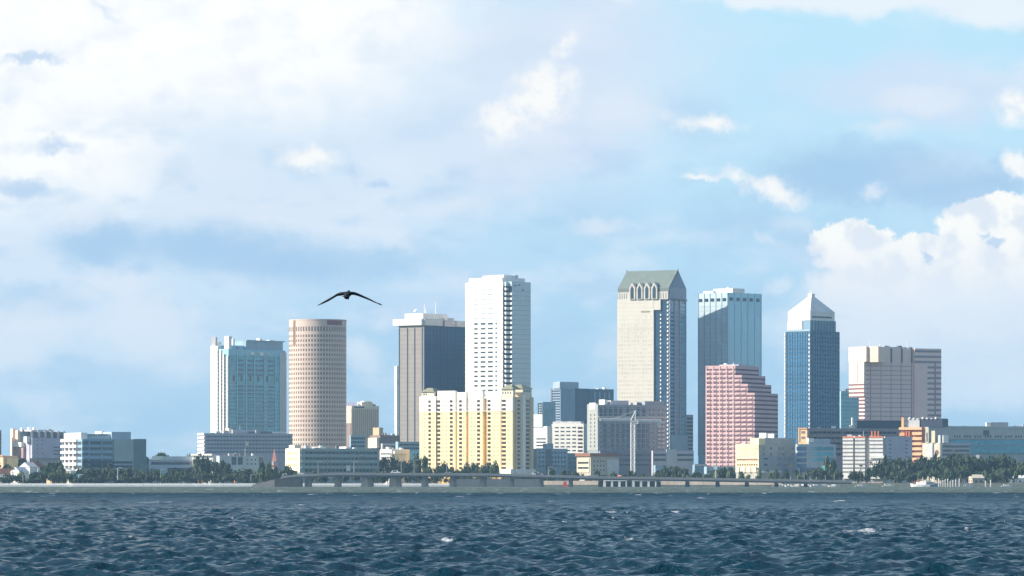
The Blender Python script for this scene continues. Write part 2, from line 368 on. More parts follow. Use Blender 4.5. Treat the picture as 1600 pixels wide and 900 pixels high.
# ------------------------------------------------------------------ towers, left to right
# blue glass condominium tower with white balconied end
b = Building('condominium_tower', 'tall blue condominium tower with white balconied left end, left of the round tower', 330, 357, 446, 545, 3750, 40, pale)
b.face('side_wall', 'L', 330, 341, 540, 676, white, .9); b.face('side_wall', 'L', 343.5, 346.5, 546, 676, white, 1.0); b.face('side_wall', 'L', 349, 351.3, 552, 676, white, 1.1); b.face('side_wall', 'L', 354.6, 357, 556, 676, white, 1.2)
b.grid('L', 341, 343.5, 1, 547, 672, 21, 1, .55, dg, 'balcony_opening', .5); b.grid('L', 346.5, 349, 1, 552, 672, 21, 1, .6, dg, 'balcony_opening', .6); b.grid('L', 351.3, 354.6, 1, 554, 672, 21, 1, .62, dg, 'balcony_opening', .7)
b.face('glazing', 'R', 358.5, 437, 555, 676, tg, .25)
for x0, x1 in ((371.5, 380), (387, 395), (397, 403), (405, 411), (419, 427)): b.grid('R', x0, x1, 1, 559, 588, 4, 1, .4, bg_, 'window', .55); b.grid('R', x0, x1, 1, 600, 668, 12, 1, .42, bg_, 'window', .55)
for x in (364, 376, 390, 402, 416, 430): b.face('window', 'R', x, x + 2.4, 586, 595, dg, .55)
for x in (369, 383, 396, 412, 429, 436): b.face('pier', 'R', x, x + 1.6, 553, 676, pale, .8)
b.bands('R', 358.5, 437, 598, 676, 13, .12, pale, 'balcony_slab', .7)
b.face('side_wing', 'R', 437.6, 447, 548, 676, lgrey, -1.5 + 2)
b.roofbox('penthouse', .05, .8, .1, .35, 539, 545, pale); b.roofbox('penthouse', .1, .95, .32, .97, 531, 545, bluec); b.roofbox('penthouse_roof', .05, 1, .32, 1.0, 530, 531.5, bluec)
b.roofbox('stair_tower', .0, .25, .02, .1, 533, 545, white); b.roofbox('roof_fin', .7, .95, .02, .07, 525, 546, white); b.roofbox('roof_fin', .45, .7, .17, .2, 529, 546, white)
b.roofbox('roof_fin', .0, .25, .0, .03, 526, 546, grey); b.roofbox('roof_fin', .3, .5, .70, .735, 526, 532, white); b.roofbox('roof_fin', .3, .5, .87, .95, 528, 531, white)
b.face('roof_pod', 'R', 404, 410, 549, 554, white, 1.8); b.face('roof_pod', 'R', 391, 395, 549, 553.5, white, 1.5); b.face('roof_pod', 'R', 417, 419, 550, 553, white, 1.5)
b.done()

# round tower
YC = 3600; rc = 45 * YC / F; xcn = wx(494.5, YC)
rt = empty('round_tower', (xcn, YC + rc, GZ)); tag(rt, 'beige cylindrical tower with rows of small square windows, under the flying bird', 'building')
rh = wz(499, YC) - GZ
pts = [(rc * math.cos(2 * math.pi * i / 120), rc * math.sin(2 * math.pi * i / 120)) for i in range(120)]
part('wall', prism_vf(pts, 0, rh), mat('sand_concrete', (.62, .50, .43), vscale=.05, var=.1), rt)
def arcbox(a0, a1, z0, z1, r0, r1, n=1):
    V = []; Fc = []
    for i in range(n + 1):
        a = a0 + (a1 - a0) * i / n; c, s_ = math.cos(a), math.sin(a)
        V += [(r0 * c, r0 * s_, z0), (r1 * c, r1 * s_, z0), (r1 * c, r1 * s_, z1), (r0 * c, r0 * s_, z1)]
    for i in range(n):
        k = 4 * i
        for j in range(4): Fc.append((k + j, k + (j + 1) % 4, k + 4 + (j + 1) % 4, k + 4 + j))
    Fc += [(0, 3, 2, 1), (4 * n, 4 * n + 1, 4 * n + 2, 4 * n + 3)]
    return V, Fc
ww = []
zt0 = wz(512, YC) - GZ; zrow = [(zt0 - 2.7, zt0 + 1.0)] + [(wz(y + 2.0, YC) - GZ, wz(y - 2.0, YC) - GZ) for y in np.arange(524.5, 700, 7.38)]
for zi, (za, zb) in enumerate(zrow):
    for k in range(60):
        a = 2 * math.pi * (k + .5) / 60
        if -0.35 < math.sin(a) : continue
        ww.append((abs(a - 1.5 * math.pi) + zi * .02, arcbox(a - .0265, a + .0265, za, zb, rc - .3, rc + .06)))
for zi, (za, zb) in enumerate(zrow):
    for k in range(60):
        a = 2 * math.pi * (k + .5) / 60
        if -0.35 < math.sin(a) <= .15: ww.append((9, arcbox(a - .0265, a + .0265, za, zb, rc - .3, rc + .06)))
ww.sort(key=lambda t: t[0])
wbr = glass('tower_window', (.16, .12, .10), .25, 1.5)
for _, vf in ww[:100]: part('window', vf, wbr, rt)
part('window', join(*[v for _, v in ww[100:]]), wbr, rt)['kind'] = 'stuff'
for i, (za, zb) in enumerate(zrow[1:]): part('floor_line', arcbox(0, 2 * math.pi * .9999, za - 1.05, za - .75, rc - .2, rc + .10, 90), MATS['sand_concrete'], rt)
def azpx(px): return 1.5 * math.pi + math.asin(max(-1, min(1, (px - 494.5) / 45)))
part('slot', arcbox(azpx(457.3), azpx(461), wz(539, YC) - GZ, rh + .02, rc - .3, rc + .14), mat('brown_louvre', (.22, .14, .12)), rt)
part('sign_panel', arcbox(azpx(511), azpx(533), wz(507.5, YC) - GZ, wz(500, YC) - GZ, rc - .3, rc + .25, 8), mat('dull_red_panel', (.26, .10, .11)), rt)
part('parapet', arcbox(0, 2 * math.pi * .9999, rh - .4, rh + .35, rc - .6, rc + .18, 90), MATS['sand_concrete'], rt)

# beige hotel block right of the round tower
b = Building('hotel_block', 'mid-height beige block with vertical fins and small roof box, right of the round tower', 540, 549, 592, 634, 4050, 66, beige)
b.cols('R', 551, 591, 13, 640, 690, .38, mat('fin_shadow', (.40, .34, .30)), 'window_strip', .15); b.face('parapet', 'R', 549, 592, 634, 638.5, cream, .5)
b.face('side_wing', 'L', 540, 548.6, 661, 700, brown, .5)
b.roofbox('penthouse', .1, .9, .4, .8, 628, 634, cream); b.roofbox('roof_box', .2, .8, .5, .75, 626.5, 628, white); b.face('roof_sign', 'R', 553, 569, 635.2, 637.6, dgrey, .62)
for i in range(4): b.roofbox('antenna', .3, .34, .02 + .07 * i, .03 + .07 * i, 628.5 - (i % 2), 634, redm)
b.done()
b = Building('parking_block', 'small dark blue block with horizontal bands at the foot of the round tower', 546, 548, 571, 680, 3480, 66, bluec)
b.bands('R', 549, 570, 682, 700, 3, .5, dg); b.done()
b = Building('stepped_block', 'low brown and white stepped block between the beige hotel block and the dark tower', 578, 594, 625, 680, 3700, 45, brown)
b.face('terrace_wall', 'L', 579, 593, 684, 700, cream, 3); b.face('terrace_wall', 'R', 594, 622, 693, 703, white, 2.5); b.face('terrace_wall', 'R', 594, 615, 704, 716, cream, 4); b.bands('R', 596, 616, 694, 714, 3, .3, dg, 'window_band', 4.3)
b.roofbox('penthouse', .1, .7, .1, .3, 668, 680, tan); b.done()

# dark tower with white crown
b = Building('slab_tower', 'narrow white slab tower just showing behind the left edge of the dark tower', 616.5, 620, 640, 572, 4150, 50, white)
b.bands('L', 617, 620, 576, 700, 20, .3, lgrey); b.done()
b = Building('dark_office_tower', 'dark glass office tower with grey ribbed left face and overhanging white crown', 623, 661, 730, 508, 3852, 36, mat('grey_granite', (.30, .27, .25), var=.1))
b.face('glazing', 'R', 662.5, 729.5, 508.5, 700, glass('navy_glass', (.02, .06, .14), .4, 1.3, .15, bscale=.06), .3)
b.face('corner_column', 'R', 661, 662.5, 508.5, 700, grey, .5)
for x in (623.2, 636, 647.3, 659): b.face('window_strip', 'L', x, x + 1.7, 512, 690, dg, .12)
b.bands('L', 625.5, 658.5, 512, 690, 24, .05, dgrey, 'floor_joint', .06)
b.bands('R', 663, 729, 512, 690, 24, .10, mat('navy_spandrel', (.025, .05, .10)), 'floor_joint', .36)
b.cols('R', 663, 729, 12, 509, 700, .05, mat('navy_spandrel', (.035, .09, .19)), 'mullion', .4)
b.face('crown', 'L', 616.5, 661, 498, 508, white, 2.4); b.face('crown', 'R', 661, 731, 499, 508.2, lgrey, 2.0)
b.face('crown_opening', 'R', 689, 710, 499.5, 508.4, dgrey, 2.2); b.face('crown_panel', 'R', 691, 708, 500, 508.6, lav, 2.6)
b.roofbox('penthouse', .25, 1, .0, .55, 489.5, 498.5, white); b.roofbox('penthouse', .2, .8, .56, .8, 494, 499, lgrey)
b.face('roof_lamp', 'R', 690.5, 693, 496, 499, white, 3); b.face('roof_lamp', 'R', 704, 706.5, 496, 499, white, 3)
for (v, y) in ((.3, 474), (.55, 470), (.33, 480)): b.roofbox('antenna', .5, .512, v, v + .008, y, 489.5, steel)
b.custom('satellite_dish', tube_vf([(-b.wL * .5, b.wR * .12, b.h(486)), (-b.wL * .5 - .5, b.wR * .12 - 1, b.h(484))], [.3, 1.8], 12), white)
b.done()

# tall white tower
b = Building('white_office_tower', 'tall white office tower with serrated blue-grey right flank, behind the yellow condominium', 727, 786, 829, 440, 3830, 39, white)
for i in range(27):
    y = 504 + i * 7.45
    for (x0, x1) in ((741, 746.5), (751, 758.5), (762.5, 770), (774, 776.5)): b.face('window', 'L', x0, x1, y, y + 2.6, dg, .1)
for i in range(8):
    y = 451 + i * 7.45
    for (x0, x1) in ((741, 746.5), (751, 758.5), (762.5, 770)): b.face('window', 'L', x0, x1, y, y + 1.6, pgl, .1)
for x in (734.3, 739.6, 745): b.face('crown_window', 'L', x, x + 4.0, 444.5, 449.5, glass('mint_glass', (.5, .75, .62), .2), .15)
for x0 in (727.2, 781): b.bands('L', x0, x0 + 5, 445, 700, 34, .1, lgrey, 'floor_joint', .15)
b.face('glazing', 'R', 786.4, 800, 446, 700, dg, .08)
s3e = b.wR - 7.6; bwp = mat('blue_white_panel', (.50, .60, .62), .35, .06)
b.add('flank_wall', (-.3, 6.3, 5.0, s3e, 0, b.h(439.8)), bwp); b.add('flank_glazing', (-.3, 5.7, 4.4, 5.2, 0, b.h(446)), dg); b.add('flank_glazing', (-.3, 2.2, 1.2, 4.6, 0, b.h(446)), dg)
b.add('flank_top', (-.3, 6.28, 4.1, 5.2, b.h(447), b.h(439.9)), bwp); b.add('flank_top', (-.3, 2.6, .9, 4.3, b.h(447), b.h(440.3)), bwp)
for i in range(34):
    y = 449.5 + i * 7.55
    b.face('spandrel', 'L', 782, 786, y, y + 4.0, white, .6)
    b.add('spandrel', (-.3, 2.6, .9, 4.35, b.h(y + 4), b.h(y)), white)
    if i: b.add('spandrel', (-.3, 6.3, 4.1, 5.1, b.h(y + 4), b.h(y)), white)
for i in range(33): b.add('floor_joint', (6.0, 6.4, 5.3, s3e - .2, b.h(454.6 + i * 7.55), b.h(453.8 + i * 7.55)), bluec)
for s_, y_ in ((8, 445), (13, 444), (18, 451)): b.add('vent', (6.0, 6.5, s_, s_ + 2.2, b.h(y_ + 2.2), b.h(y_)), dgrey)
b.roofbox('roof_step', .06, .94, .05, .88, 433, 440, white); b.roofbox('penthouse', .55, .95, .1, .5, 429, 433, white); b.roofbox('penthouse', .4, .95, .5, .62, 428.4, 433, lgrey)
b.roofbox('roof_box', .3, .8, .2, .4, 428.5, 433, lav); b.done()

# cluster right of the white tower
b = Building('white_block', 'white block with banded lower floors, immediately right of the yellow condominium', 830, 855, 863, 666, 3760, 35, white)
b.face('tower_part', 'L', 831, 848, 647.5, 667, white, .8); b.bands('L', 838, 853, 683, 704, 4, .4, dg); b.done()
b = Building('dark_block', 'small dark block left of the striped office tower', 840, 848, 868, 628, 4300, 60, bluec)
b.face('glazing', 'L', 840.3, 847.7, 629, 655, dg, .15); b.grid('L', 842, 847, 2, 631, 650, 5, .35, .5, lgrey, 'window', .25); b.face('side_panel', 'R', 849, 867, 629, 640, bluec, .3); b.done()
b = Building('striped_office_tower', 'blue-grey office tower with striped left end, behind the white office block', 861, 876, 958, 607, 4350, 48, mat('slate_panel', (.26, .34, .44)))
b.bands('L', 862, 875.6, 609, 670, 15, .5, dg); b.face('end_wall', 'L', 861, 863, 607, 670, dgrey, .4)
b.roofbox('upper_block', .3, .95, .0, .35, 596.5, 607, mat('slate_light', (.36, .45, .53))); b.roofbox('upper_block', .3, 1.02, -.02, .06, 597.5, 607, mat('slate_light', (.36, .45, .53)))
b.face('dark_flank', 'R', 899, 920, 606.5, 670, glass('navy_glass2', (.03, .06, .12), .14, 1.5), .5); b.face('side_wing', 'R', 920, 958, 606.8, 670, mat('slate_dark', (.11, .16, .23)), .8)
b.cols('R', 925, 955, 4, 612, 632, .25, bluec, 'window_strip', 1.0); b.cols('R', 877, 899, 6, 608, 670, .1, bluec, 'pier', .3); b.done()
b = Building('white_office_block', 'white office block with rows of short dark windows, beside the grey condominium', 862, 912, 918, 662, 3950, 22, white)
b.roofbox('penthouse', .02, .9, .1, .9, 658.5, 662, lgrey)
for i in range(7):
    y = 667 + i * 6.0
    for x in (867, 876, 885, 894): b.face('window', 'L', x, x + 6, y, y + 2.0, dg, .1)
    b.face('window', 'L', 903, 910.3, y, y + 3.0, brg, .1)
b.face('end_wing', 'R', 912.5, 918, 662, 706, lgrey, .6); b.done()
b = Building('low_blue_block', 'low blue-grey block behind the bridge, right of the yellow condominium', 833, 838, 887, 701, 3500, 68, bluec)
b.roofbox('penthouse', .1, .9, .3, .55, 693, 701, bluec); b.grid('R', 841, 885, 9, 704, 732, 4, .45, .4, dg); b.face('side_panel', 'R', 853, 862, 702, 735, dgrey, .25); b.done()
b = Building('low_teal_annex', 'low plain teal-grey annex between the low blue block and the brown roofed building', 884, 886, 903, 708, 3530, 68, mat('teal_grey_wall', (.20, .30, .36))); b.bands('R', 888, 902, 712, 734, 3, .3, dg); b.done()

b = Building('grey_condominium', 'broad grey condominium block with pale left end, behind the construction crane', 918, 935, 1041, 632, 3640, 62, mat('condo_grey', (.30, .34, .37)))
b.face('end_wall', 'L', 918.2, 934.8, 631, 704, mat('shaded_end_grey', (.36, .38, .36)), .5); b.face('end_cap', 'L', 922, 932, 629, 640, lgrey, .9); b.grid('L', 921, 933, 2, 645, 700, 9, .2, .5, dg, 'window', .65)  # end wall: its slight shade is put into the colour
for x in (937, 944, 952, 960, 968, 979, 995, 1004): b.face('balcony_bay', 'R', x, x + 4, 636, 650, dg, .25)
for x in (943, 955, 963, 972, 979, 996, 1003, 1010): b.face('balcony_bay', 'R', x, x + 4.5, 660, 702, glass('bay_glass', (.07, .11, .17), .2, 1.6), .25)
for x0, x1 in ((937, 942), (948.5, 954), (968, 971.5), (985, 994), (1012, 1024), (1026, 1038)): b.grid('R', x0, x1, 2, 636, 702, 9, .4, .45, dg)
b.bands('R', 936, 1040.5, 634, 704, 9, .05, lgrey, 'floor_line', .6); b.face('cornice', 'R', 935, 1041, 650.5, 652.5, lgrey, .9)
for x in (1027, 1033): b.bands('R', x, x + 5, 656, 702, 7, .45, lgrey, 'balcony', 1.2)
b.roofbox('penthouse', .05, .9, .2, .46, 625.5, 632, lgrey); b.roofbox('penthouse', .05, .9, .7, .98, 626, 632, mat('condo_grey', (.4, .42, .46))); b.roofbox('stair_tower', .3, .8, .12, .16, 624, 632, white)
b.face('podium_wall', 'R', 935.5, 1041, 704, 757, mat('slate_podium', (.17, .22, .28)), 2); b.bands('R', 940, 1036, 707, 730, 3, .3, dg, 'window_band', 2.2)
b.done()
# gabled tower
YG = 3800
crm = mat('cream_granite', (.62, .59, .52), var=.1, vscale=.04)
b = Building('gabled_office_tower', 'tall cream tower with green gabled roof and pointed dormers', 965.5, 1045, 1071.5, 455, YG, 27, mat('grey_blue_panel', (.36, .40, .47), .4))
b.face('main_wall', 'L', 965.5, 1022.3, 467, 706, crm, 1.4); b.face('upper_wall', 'L', 965.6, 1033, 467, 484, crm, 1.3); b.face('crown_wall', 'L', 967, 1044.6, 455.4, 467.5, mat('cream_granite_crown', (.56, .54, .49)), 1.2)
b.face('glazing', 'L', 1022.5, 1044.8, 466, 706, glass('deep_blue_glass', (.03, .07, .13), .12, 1.5), .1)
for i in range(36):
    y = 471 + i * 6.4
    if y > 484: b.face('ledge', 'L', 1031.8, 1033.4, y, y + 3, white, .7)
    b.face('ledge', 'L', 1042.6, 1044.6, y, y + 3, white, .7)
b.bands('L', 966, 1022, 470, 700, 36, .06, mat('cream_joint', (.50, .48, .42)), 'floor_joint', 1.45)
b.grid('L', 967, 1021, 13, 492, 704, 34, .45, .42, glass('soft_granite_window', (.54, .52, .45), .3, 1.5, .4), 'window', 1.43)
b.face('name_plate', 'L', 1003, 1016.5, 485, 487.6, mat('dull_bronze', (.30, .28, .20)), 1.6)
b.bands('R', 1045.6, 1053, 472, 706, 36, .5, bg_, 'window_band', .3); b.bands('R', 1062, 1071.3, 472, 706, 36, .55, tg, 'window_band', .5); b.bands('R', 1054, 1061, 472, 706, 36, .35, mat('mauve_panel', (.34, .32, .40)), 'window_band', .35)
for x in (1045, 1053, 1061, 1070): b.face('pier', 'R', x, x + 1.1, 467, 706, mat('grey_blue_panel', (.36, .40, .47)), .9)
b.face('crown_wall', 'R', 1045.2, 1070.5, 449, 467, mat('slate_crown', (.30, .35, .42)), 1.2); b.face('cornice', 'R', 1045, 1071.2, 466, 468, dgrey, 1.7)
b.face('glass_base', 'R', 1046, 1072, 680, 706, bluec, 2.0)
wL, wR = b.wL, b.wR; ze, zr, zb = b.h(449.5), b.h(421.5), b.h(455.5)
x0, x1 = -wL + .3, .6; y0, y1 = -1.0, wR
b.custom('roof', ([(x0, y0, ze), (x1, y0, ze), (x1, y1, ze), (x0, y1, ze), (x0, wR / 2, zr + .5), (x1, wR / 2, zr + .5), (x0, y0, zb), (x1, y0, zb), (x1, y1, zb), (x0, y1, zb)],
    [(0, 1, 5, 4), (2, 3, 4, 5), (3, 0, 4), (6, 7, 1, 0), (8, 9, 3, 2), (9, 6, 0, 3), (7, 8, 2, 1), (9, 8, 7, 6)]), copper)
b.custom('gable', ([(x1 + .25, y0 + .8, ze), (x1 + .25, y1 - .8, ze), (x1 + .25, wR / 2, zr - 1), (x1 - .3, y0 + .8, ze), (x1 - .3, y1 - .8, ze), (x1 - .3, wR / 2, zr - 1)], [(0, 1, 2), (3, 5, 4), (0, 3, 4, 1), (1, 4, 5, 2), (2, 5, 3, 0)]), mat('slate_gable', (.22, .28, .36)))
for xx in (x0, x1): b.custom('finial', tube_vf([(xx, wR / 2, zr), (xx, wR / 2, zr + 2.2)], [.5, .1], 6), dgrey)
for px in (985, 996.5, 1008, 1019.5):
    sa, sb = b.sL(px) - wL, b.sL(px + 9.2) - wL; sm = (sa + sb) / 2; z0_, z1_, z2_ = b.h(467), b.h(449), b.h(440.5)
    def gab(a_, c_, zt, zp, zlo, yf, yb): return ([(a_, yf, zlo), (c_, yf, zlo), (c_, yf, zt), ((a_ + c_) / 2, yf, zp), (a_, yf, zt), (a_, yb, zlo), (c_, yb, zlo), (c_, yb, zt), ((a_ + c_) / 2, yb, zp), (a_, yb, zt)],
        [(0, 1, 2, 3, 4), (9, 8, 7, 6, 5), (0, 5, 6, 1), (1, 6, 7, 2), (2, 7, 8, 3), (3, 8, 9, 4), (4, 9, 5, 0)])
    d = b.custom('dormer', gab(sa, sb, z1_, z2_, z0_, -2.6, 8), mat('cream_granite_crown', (.76, .70, .60)))
    w_ = (sb - sa) * .27
    part('window', gab(sm - w_, sm + w_, z1_ - .8, z2_ - 2.6, z0_ + .6, -2.75, -2.4), dg, d)
for px in (969, 972.5, 976, 979.5, 1033, 1037, 1041): b.face('crown_slit', 'L', px, px + .9, 457, 466, dgrey, 1.3)
b.done()
b = Building('narrow_annex', 'narrow stepped grey annex right of the gabled tower', 1068, 1072, 1083, 648, 3850, 50, lgrey)
b.bands('R', 1073, 1082.5, 651, 704, 9, .4, dg); b.cols('L', 1068, 1072, 2, 680, 706, .4, white, 'pier', .4); b.done()
b = Building('podium_garage', 'low grey parking garage with dark slots between the crane and the pink stepped tower', 1018, 1020, 1084, 704, 3560, 70, lav)
b.bands('R', 1022, 1040, 707, 722, 2, .45, dg); b.bands('R', 1058, 1083, 707, 722, 2, .45, dg); b.face('stair_core', 'R', 1041, 1057, 702, 736, lgrey, .7); b.done()

# glass tower behind the pink one
gw = glass('silver_glass', (.42, .52, .56), .25, 1.7, .2, bscale=.1)
b = Building('glass_office_tower', 'tall sky blue glass tower with square dark openings under the roof', 1091, 1137, 1189.5, 457, 3830, 45, glass('sky_glass', (.34, .62, .74), .2, 1.8, .1, bscale=.05))
b.face('glazing', 'L', 1091.2, 1136.8, 457.5, 712, gw, .2)
for i in range(5):
    b.face('crown_opening', 'L', 1092.6 + i * 9.3, 1097.4 + i * 9.3, 465.5, 470, dg, .7); b.face('crown_opening', 'R', 1140.5 + i * 10.4, 1144.6 + i * 10.4, 464.5, 469.5, dg, .7)
for i in range(6): b.face('pier', 'L', 1091.2 + i * 9.1, 1091.9 + i * 9.1, 457, 712, bluec, .6); b.face('pier', 'R', 1137 + i * 10.4, 1137.7 + i * 10.4, 457, 712, mat('sky_panel', (.34, .58, .68)), .35)
b.bands('L', 1091.5, 1136.5, 474, 712, 34, .10, bluec, 'floor_joint', .3); b.bands('R', 1137.5, 1189, 474, 712, 34, .06, mat('sky_panel', (.34, .58, .68)), 'floor_joint', .3)
b.roofbox('penthouse', .35, 1., .15, .5, 450, 457, white); b.roofbox('penthouse', .05, .4, .1, .5, 453, 457, lgrey); b.roofbox('roof_box', .3, .7, .52, .68, 449.5, 457, lgrey); b.roofbox('roof_beacon', .5, .56, .4, .44, 447, 450, white); b.done()

# pink stepped tower: four slabs, each one set lower towards the right
b = Building('pink_stepped_tower', 'pink granite office tower whose right side steps down in four terraces', 1102.5, 1149, 1186, 571, 3620, 26, pink)
rose = mat('rose_window_band', (.16, .09, .11)); rpan = mat('rose_panel', (.78, .55, .54))
steps = [(1149, 571), (1159, 586), (1168.5, 600), (1179, 614)]
rights = [1186, 1195, 1204.5, 1214]
wR0 = b.wR
for i, (cx, ty) in enumerate(steps):
    if i:
        xe = b.sL(cx) - b.wL; dR = b.wR + (b.sR(rights[i]) - b.wR) - xe * 0
        # block pushed out along the left wall's direction
        b.add('terrace_block', (-b.wL + .01 * i, xe, .02 * i, wR0 - .05 * i, 0, b.h(ty)), pink)
xs = [b.sL(c[0]) - b.wL for c in steps]
nrow = 24; st = 6.9
for r_ in range(nrow):
    y = 577 + r_ * st
    xe = max(x for x, (c, ty) in zip(xs, steps) if ty <= y + .1)
    zt, zbm = b.h(y - 1.1), b.h(y + 1.7)
    b.add('window_band', (-b.wL + .3, xe + .12, -.12, wR0 - .6, zt - 0 if zt < zbm else zbm, zt if zt > zbm else zbm), rose)
    npan = int((xe + b.wL) / 5.2)
    for c in range(npan): 
        xa = -b.wL + .8 + c * (xe + b.wL - .8) / npan
        b.add('sill_panel', (xa, xa + (xe + b.wL) / npan * .62, -.5, .1, b.h(y + 4.6), b.h(y + 2.3)), rpan)
for c in range(9):
    xa = -b.wL + .1 + c * 5.9
    if xa < -2: b.add('pier', (xa, xa + 1.1, -.32, .1, 0, b.h(572 if xa < 0 else 614)), pink)
b.roofbox('penthouse', .3, .95, .2, .8, 569, 571, lgrey); b.done()

# pyramid tower
yp = 3700; bz = mat('blue_panel', (.07, .17, .28), .35)
b = Building('pyramid_roof_tower', 'dark blue glass tower with a pale pyramid roof', 1227, 1266, 1312, 517, yp, 43, bz)
b.bands('L', 1229, 1263, 521, 700, 27, .55, bg_, 'window_band', .25); b.bands('R', 1268, 1311, 521, 700, 27, .55, bg_, 'window_band', .25)
b.cols('L', 1228, 1264, 9, 518, 700, .16, bz, 'pier', .5); b.cols('R', 1268, 1311.5, 11, 518, 700, .16, bz, 'pier', .5)
for i in range(27): b.face('corner_ledge', 'L', 1264.6, 1266, 522 + i * 6.6, 525.6 + i * 6.6, white, 1.0)
for i in range(27): b.face('corner_ledge', 'L', 1226.4, 1228, 519 + i * 6.6, 524 + i * 6.6, white, .9)
b.face('parapet', 'L', 1227, 1266, 514.5, 517.4, bluec, .4)
b.roofbox('upper_storey', .02, .93, .06, .93, 500, 517, mat('upper_blue', (.20, .32, .42))); b.cols('R', 1270, 1307, 8, 501, 516, .2, bluec, 'pier', -1.2); 
for i in range(8): b.add('upper_pier', (-b.wL * .96 + i * b.wL * .075, -b.wL * .96 + i * b.wL * .075 + 1.6, b.wR * .05 - .3, b.wR * .06 + .2, b.h(514), b.h(501)), white)
u0, u1, v0, v1 = -b.wL * .95, -b.wL * .06, b.wR * .05, b.wR * .88
um, vm = (u0 + u1) / 2, (v0 + v1) / 2; z0_, z1_, z2_ = b.h(500.2), b.h(486), b.h(460)
prc = mat('pale_roof_panel', (.78, .76, .72), .5)
vv = [(u0, v0, z0_), (u1, v0, z0_), (u1, v1, z0_), (u0, v1, z0_), (u0, v0, z1_), (u1, v0, z1_), (u1, v1, z1_), (u0, v1, z1_), (um - 1, vm - 1, z2_), (um + 1, vm - 1, z2_), (um + 1, vm + 1, z2_), (um - 1, vm + 1, z2_)]
ff = [(0, 1, 5, 4), (1, 2, 6, 5), (2, 3, 7, 6), (3, 0, 4, 7), (4, 5, 9, 8), (5, 6, 10, 9), (6, 7, 11, 10), (7, 4, 8, 11), (8, 9, 10, 11), (3, 2, 1, 0)]
b.custom('pyramid_roof', (vv, ff), prc); b.custom('finial', join(boxes_vf([(um - 2, um + 2, vm - 2, vm + 2, z2_ - 1, z2_ + 1.5)]), tube_vf([(um, vm, z2_ + 1), (um, vm, z2_ + 4)], [.5, .2])), white)
b.add('roof_slot', (u1 - .2, u1 + .15, v0 + 2.5, v1 - 4, b.h(496), b.h(493.5)), dgrey)
b.done()
b = Building('teal_block', 'plain teal block in the gap between the pyramid tower and the pink slab tower', 1300, 1314, 1344, 611, 4400, 60, mat('hazy_teal', (.30, .48, .54)))
b.bands('R', 1315, 1343, 614, 668, 9, .3, tg); b.done()

# pink slab tower on the right
rosy = mat('rosy_granite', (.88, .64, .58), var=.08); pch = mat('peach_granite', (.86, .66, .54))
b = Building('pink_slab_tower', 'broad pinkish slab tower with a grid facade and a pale overhanging upper left end', 1342, 1351, 1449, 543, 3800, 60, rosy)
b.add('end_block', (-b.wL - 14, -.1, -.6, 12, b.h(620), b.h(542)), pch)
b.add('end_cap', (-b.wL - 14.1, 3.6, -.9, 12, b.h(565), b.h(541.6)), pch)
b.custom('corner_block', prism_vf([(0, -.55), (11.3, 6.2), (-.1, 22)], b.h(566), b.h(541.5)), pch)
for i in range(4): b.add('window_band', (-b.wL - 14, .2, -.8, -.4, b.h(602 + i * 6.3), b.h(599.6 + i * 6.3)), rose)
for i in range(7): b.face('window_band', 'L', 1342, 1351, 624 + i * 6, 627 + i * 6, rose, .2)
b.add('end_slot', (-b.wL * .5 - 6, -b.wL * .5 - 5, -.8, -.4, b.h(598), b.h(567)), mat('salmon_panel', (.6, .35, .28)))
b.bands('R', 1353, 1446, 568, 668, 14, .22, mat('mauve_window', (.36, .27, .29)), 'window_band', .12)
b.cols('R', 1352, 1448, 6, 567, 668, .05, mat('mauve_window', (.36, .27, .29)), 'joint', .3)
b.cols('R', 1356, 1440, 20, 567, 668, .35, rosy, 'pier', .22)
for x in (1375, 1391.5, 1408, 1423.5): b.face('crown_slot', 'R', x, x + 2, 543, 566, dg, .4); b.face('crown_fin', 'R', x + 2, x + 3, 543, 566, pch, .8)
wx0, wx1 = b.sR(1427), b.sR(1468.5)
for i in range(15):
    y = 543 + i * 8.4
    b.add('window_band', (.9, 2.1, (b.sR(1427) if i < 3 else b.sR(1447)), wx1 + .1, b.h(y + 6.2), b.h(y + 2.6)), mat('plum_window', (.32, .26, .30)))
b.add('side_wing', (-b.wL, 2.0, wx0, wx1, 0, b.h(543)), rosy); b.add('corner_joint', (1.8, 2.3, b.sR(1458), b.sR(1460), 0, b.h(566)), mat('plum_window', (.32, .26, .30)))
b.roofbox('roof_box', .2, .6, .38, .44, 539.5, 543, white); b.roofbox('parapet', .05, .95, .25, .68, 541.4, 543, lgrey); b.roofbox('antenna', .4, .44, .73, .735, 530, 543, steel); b.roofbox('antenna', .3, .34, .3, .305, 536, 543, steel)
b.done()
# ------------------------------------------------------------------ yellow condominium in front of the towers
yc = mat('pale_yellow_stucco', (.92, .76, .45), var=.1); yw = mat('white_stucco', (.85, .82, .76), var=.05); yo = mat('ochre_stucco', (.70, .46, .18))
b = Building('yellow_condominium', 'wide yellow condominium with white top storeys, columns of dark balconies and small turret roofs', 658.5, 804, 832, 622, 3460, 29, yo)
bays = [(658.5, 684, 618), (686.5, 714.5, 609.5), (717, 731, 612), (735, 757, 609.5), (763.5, 785, 616), (786.5, 803.8, 610)]
for (x0, x1, ty) in bays:
    b.face('bay_wall', 'L', x0, x1, 642, 738, yc, 3.0); b.face('upper_bay_wall', 'L', x0 - .1, x1 + .1, ty, 642, yw, 3.1)
for (x, w, n0) in ((672.5, 3.4, 0), (685.6, 5, 0), (706, 4, 0), (720.5, 4, 0), (748.5, 4.2, 0), (765, 4.2, 0), (787, 6.2, 0)):
    for i in range(17):
        y = 624.5 + i * 6.55
        b.face('balcony_opening', 'L', x, x + w, y, y + 3.5, winbrown, 3.25 if x not in (685.6,) else 3.3)
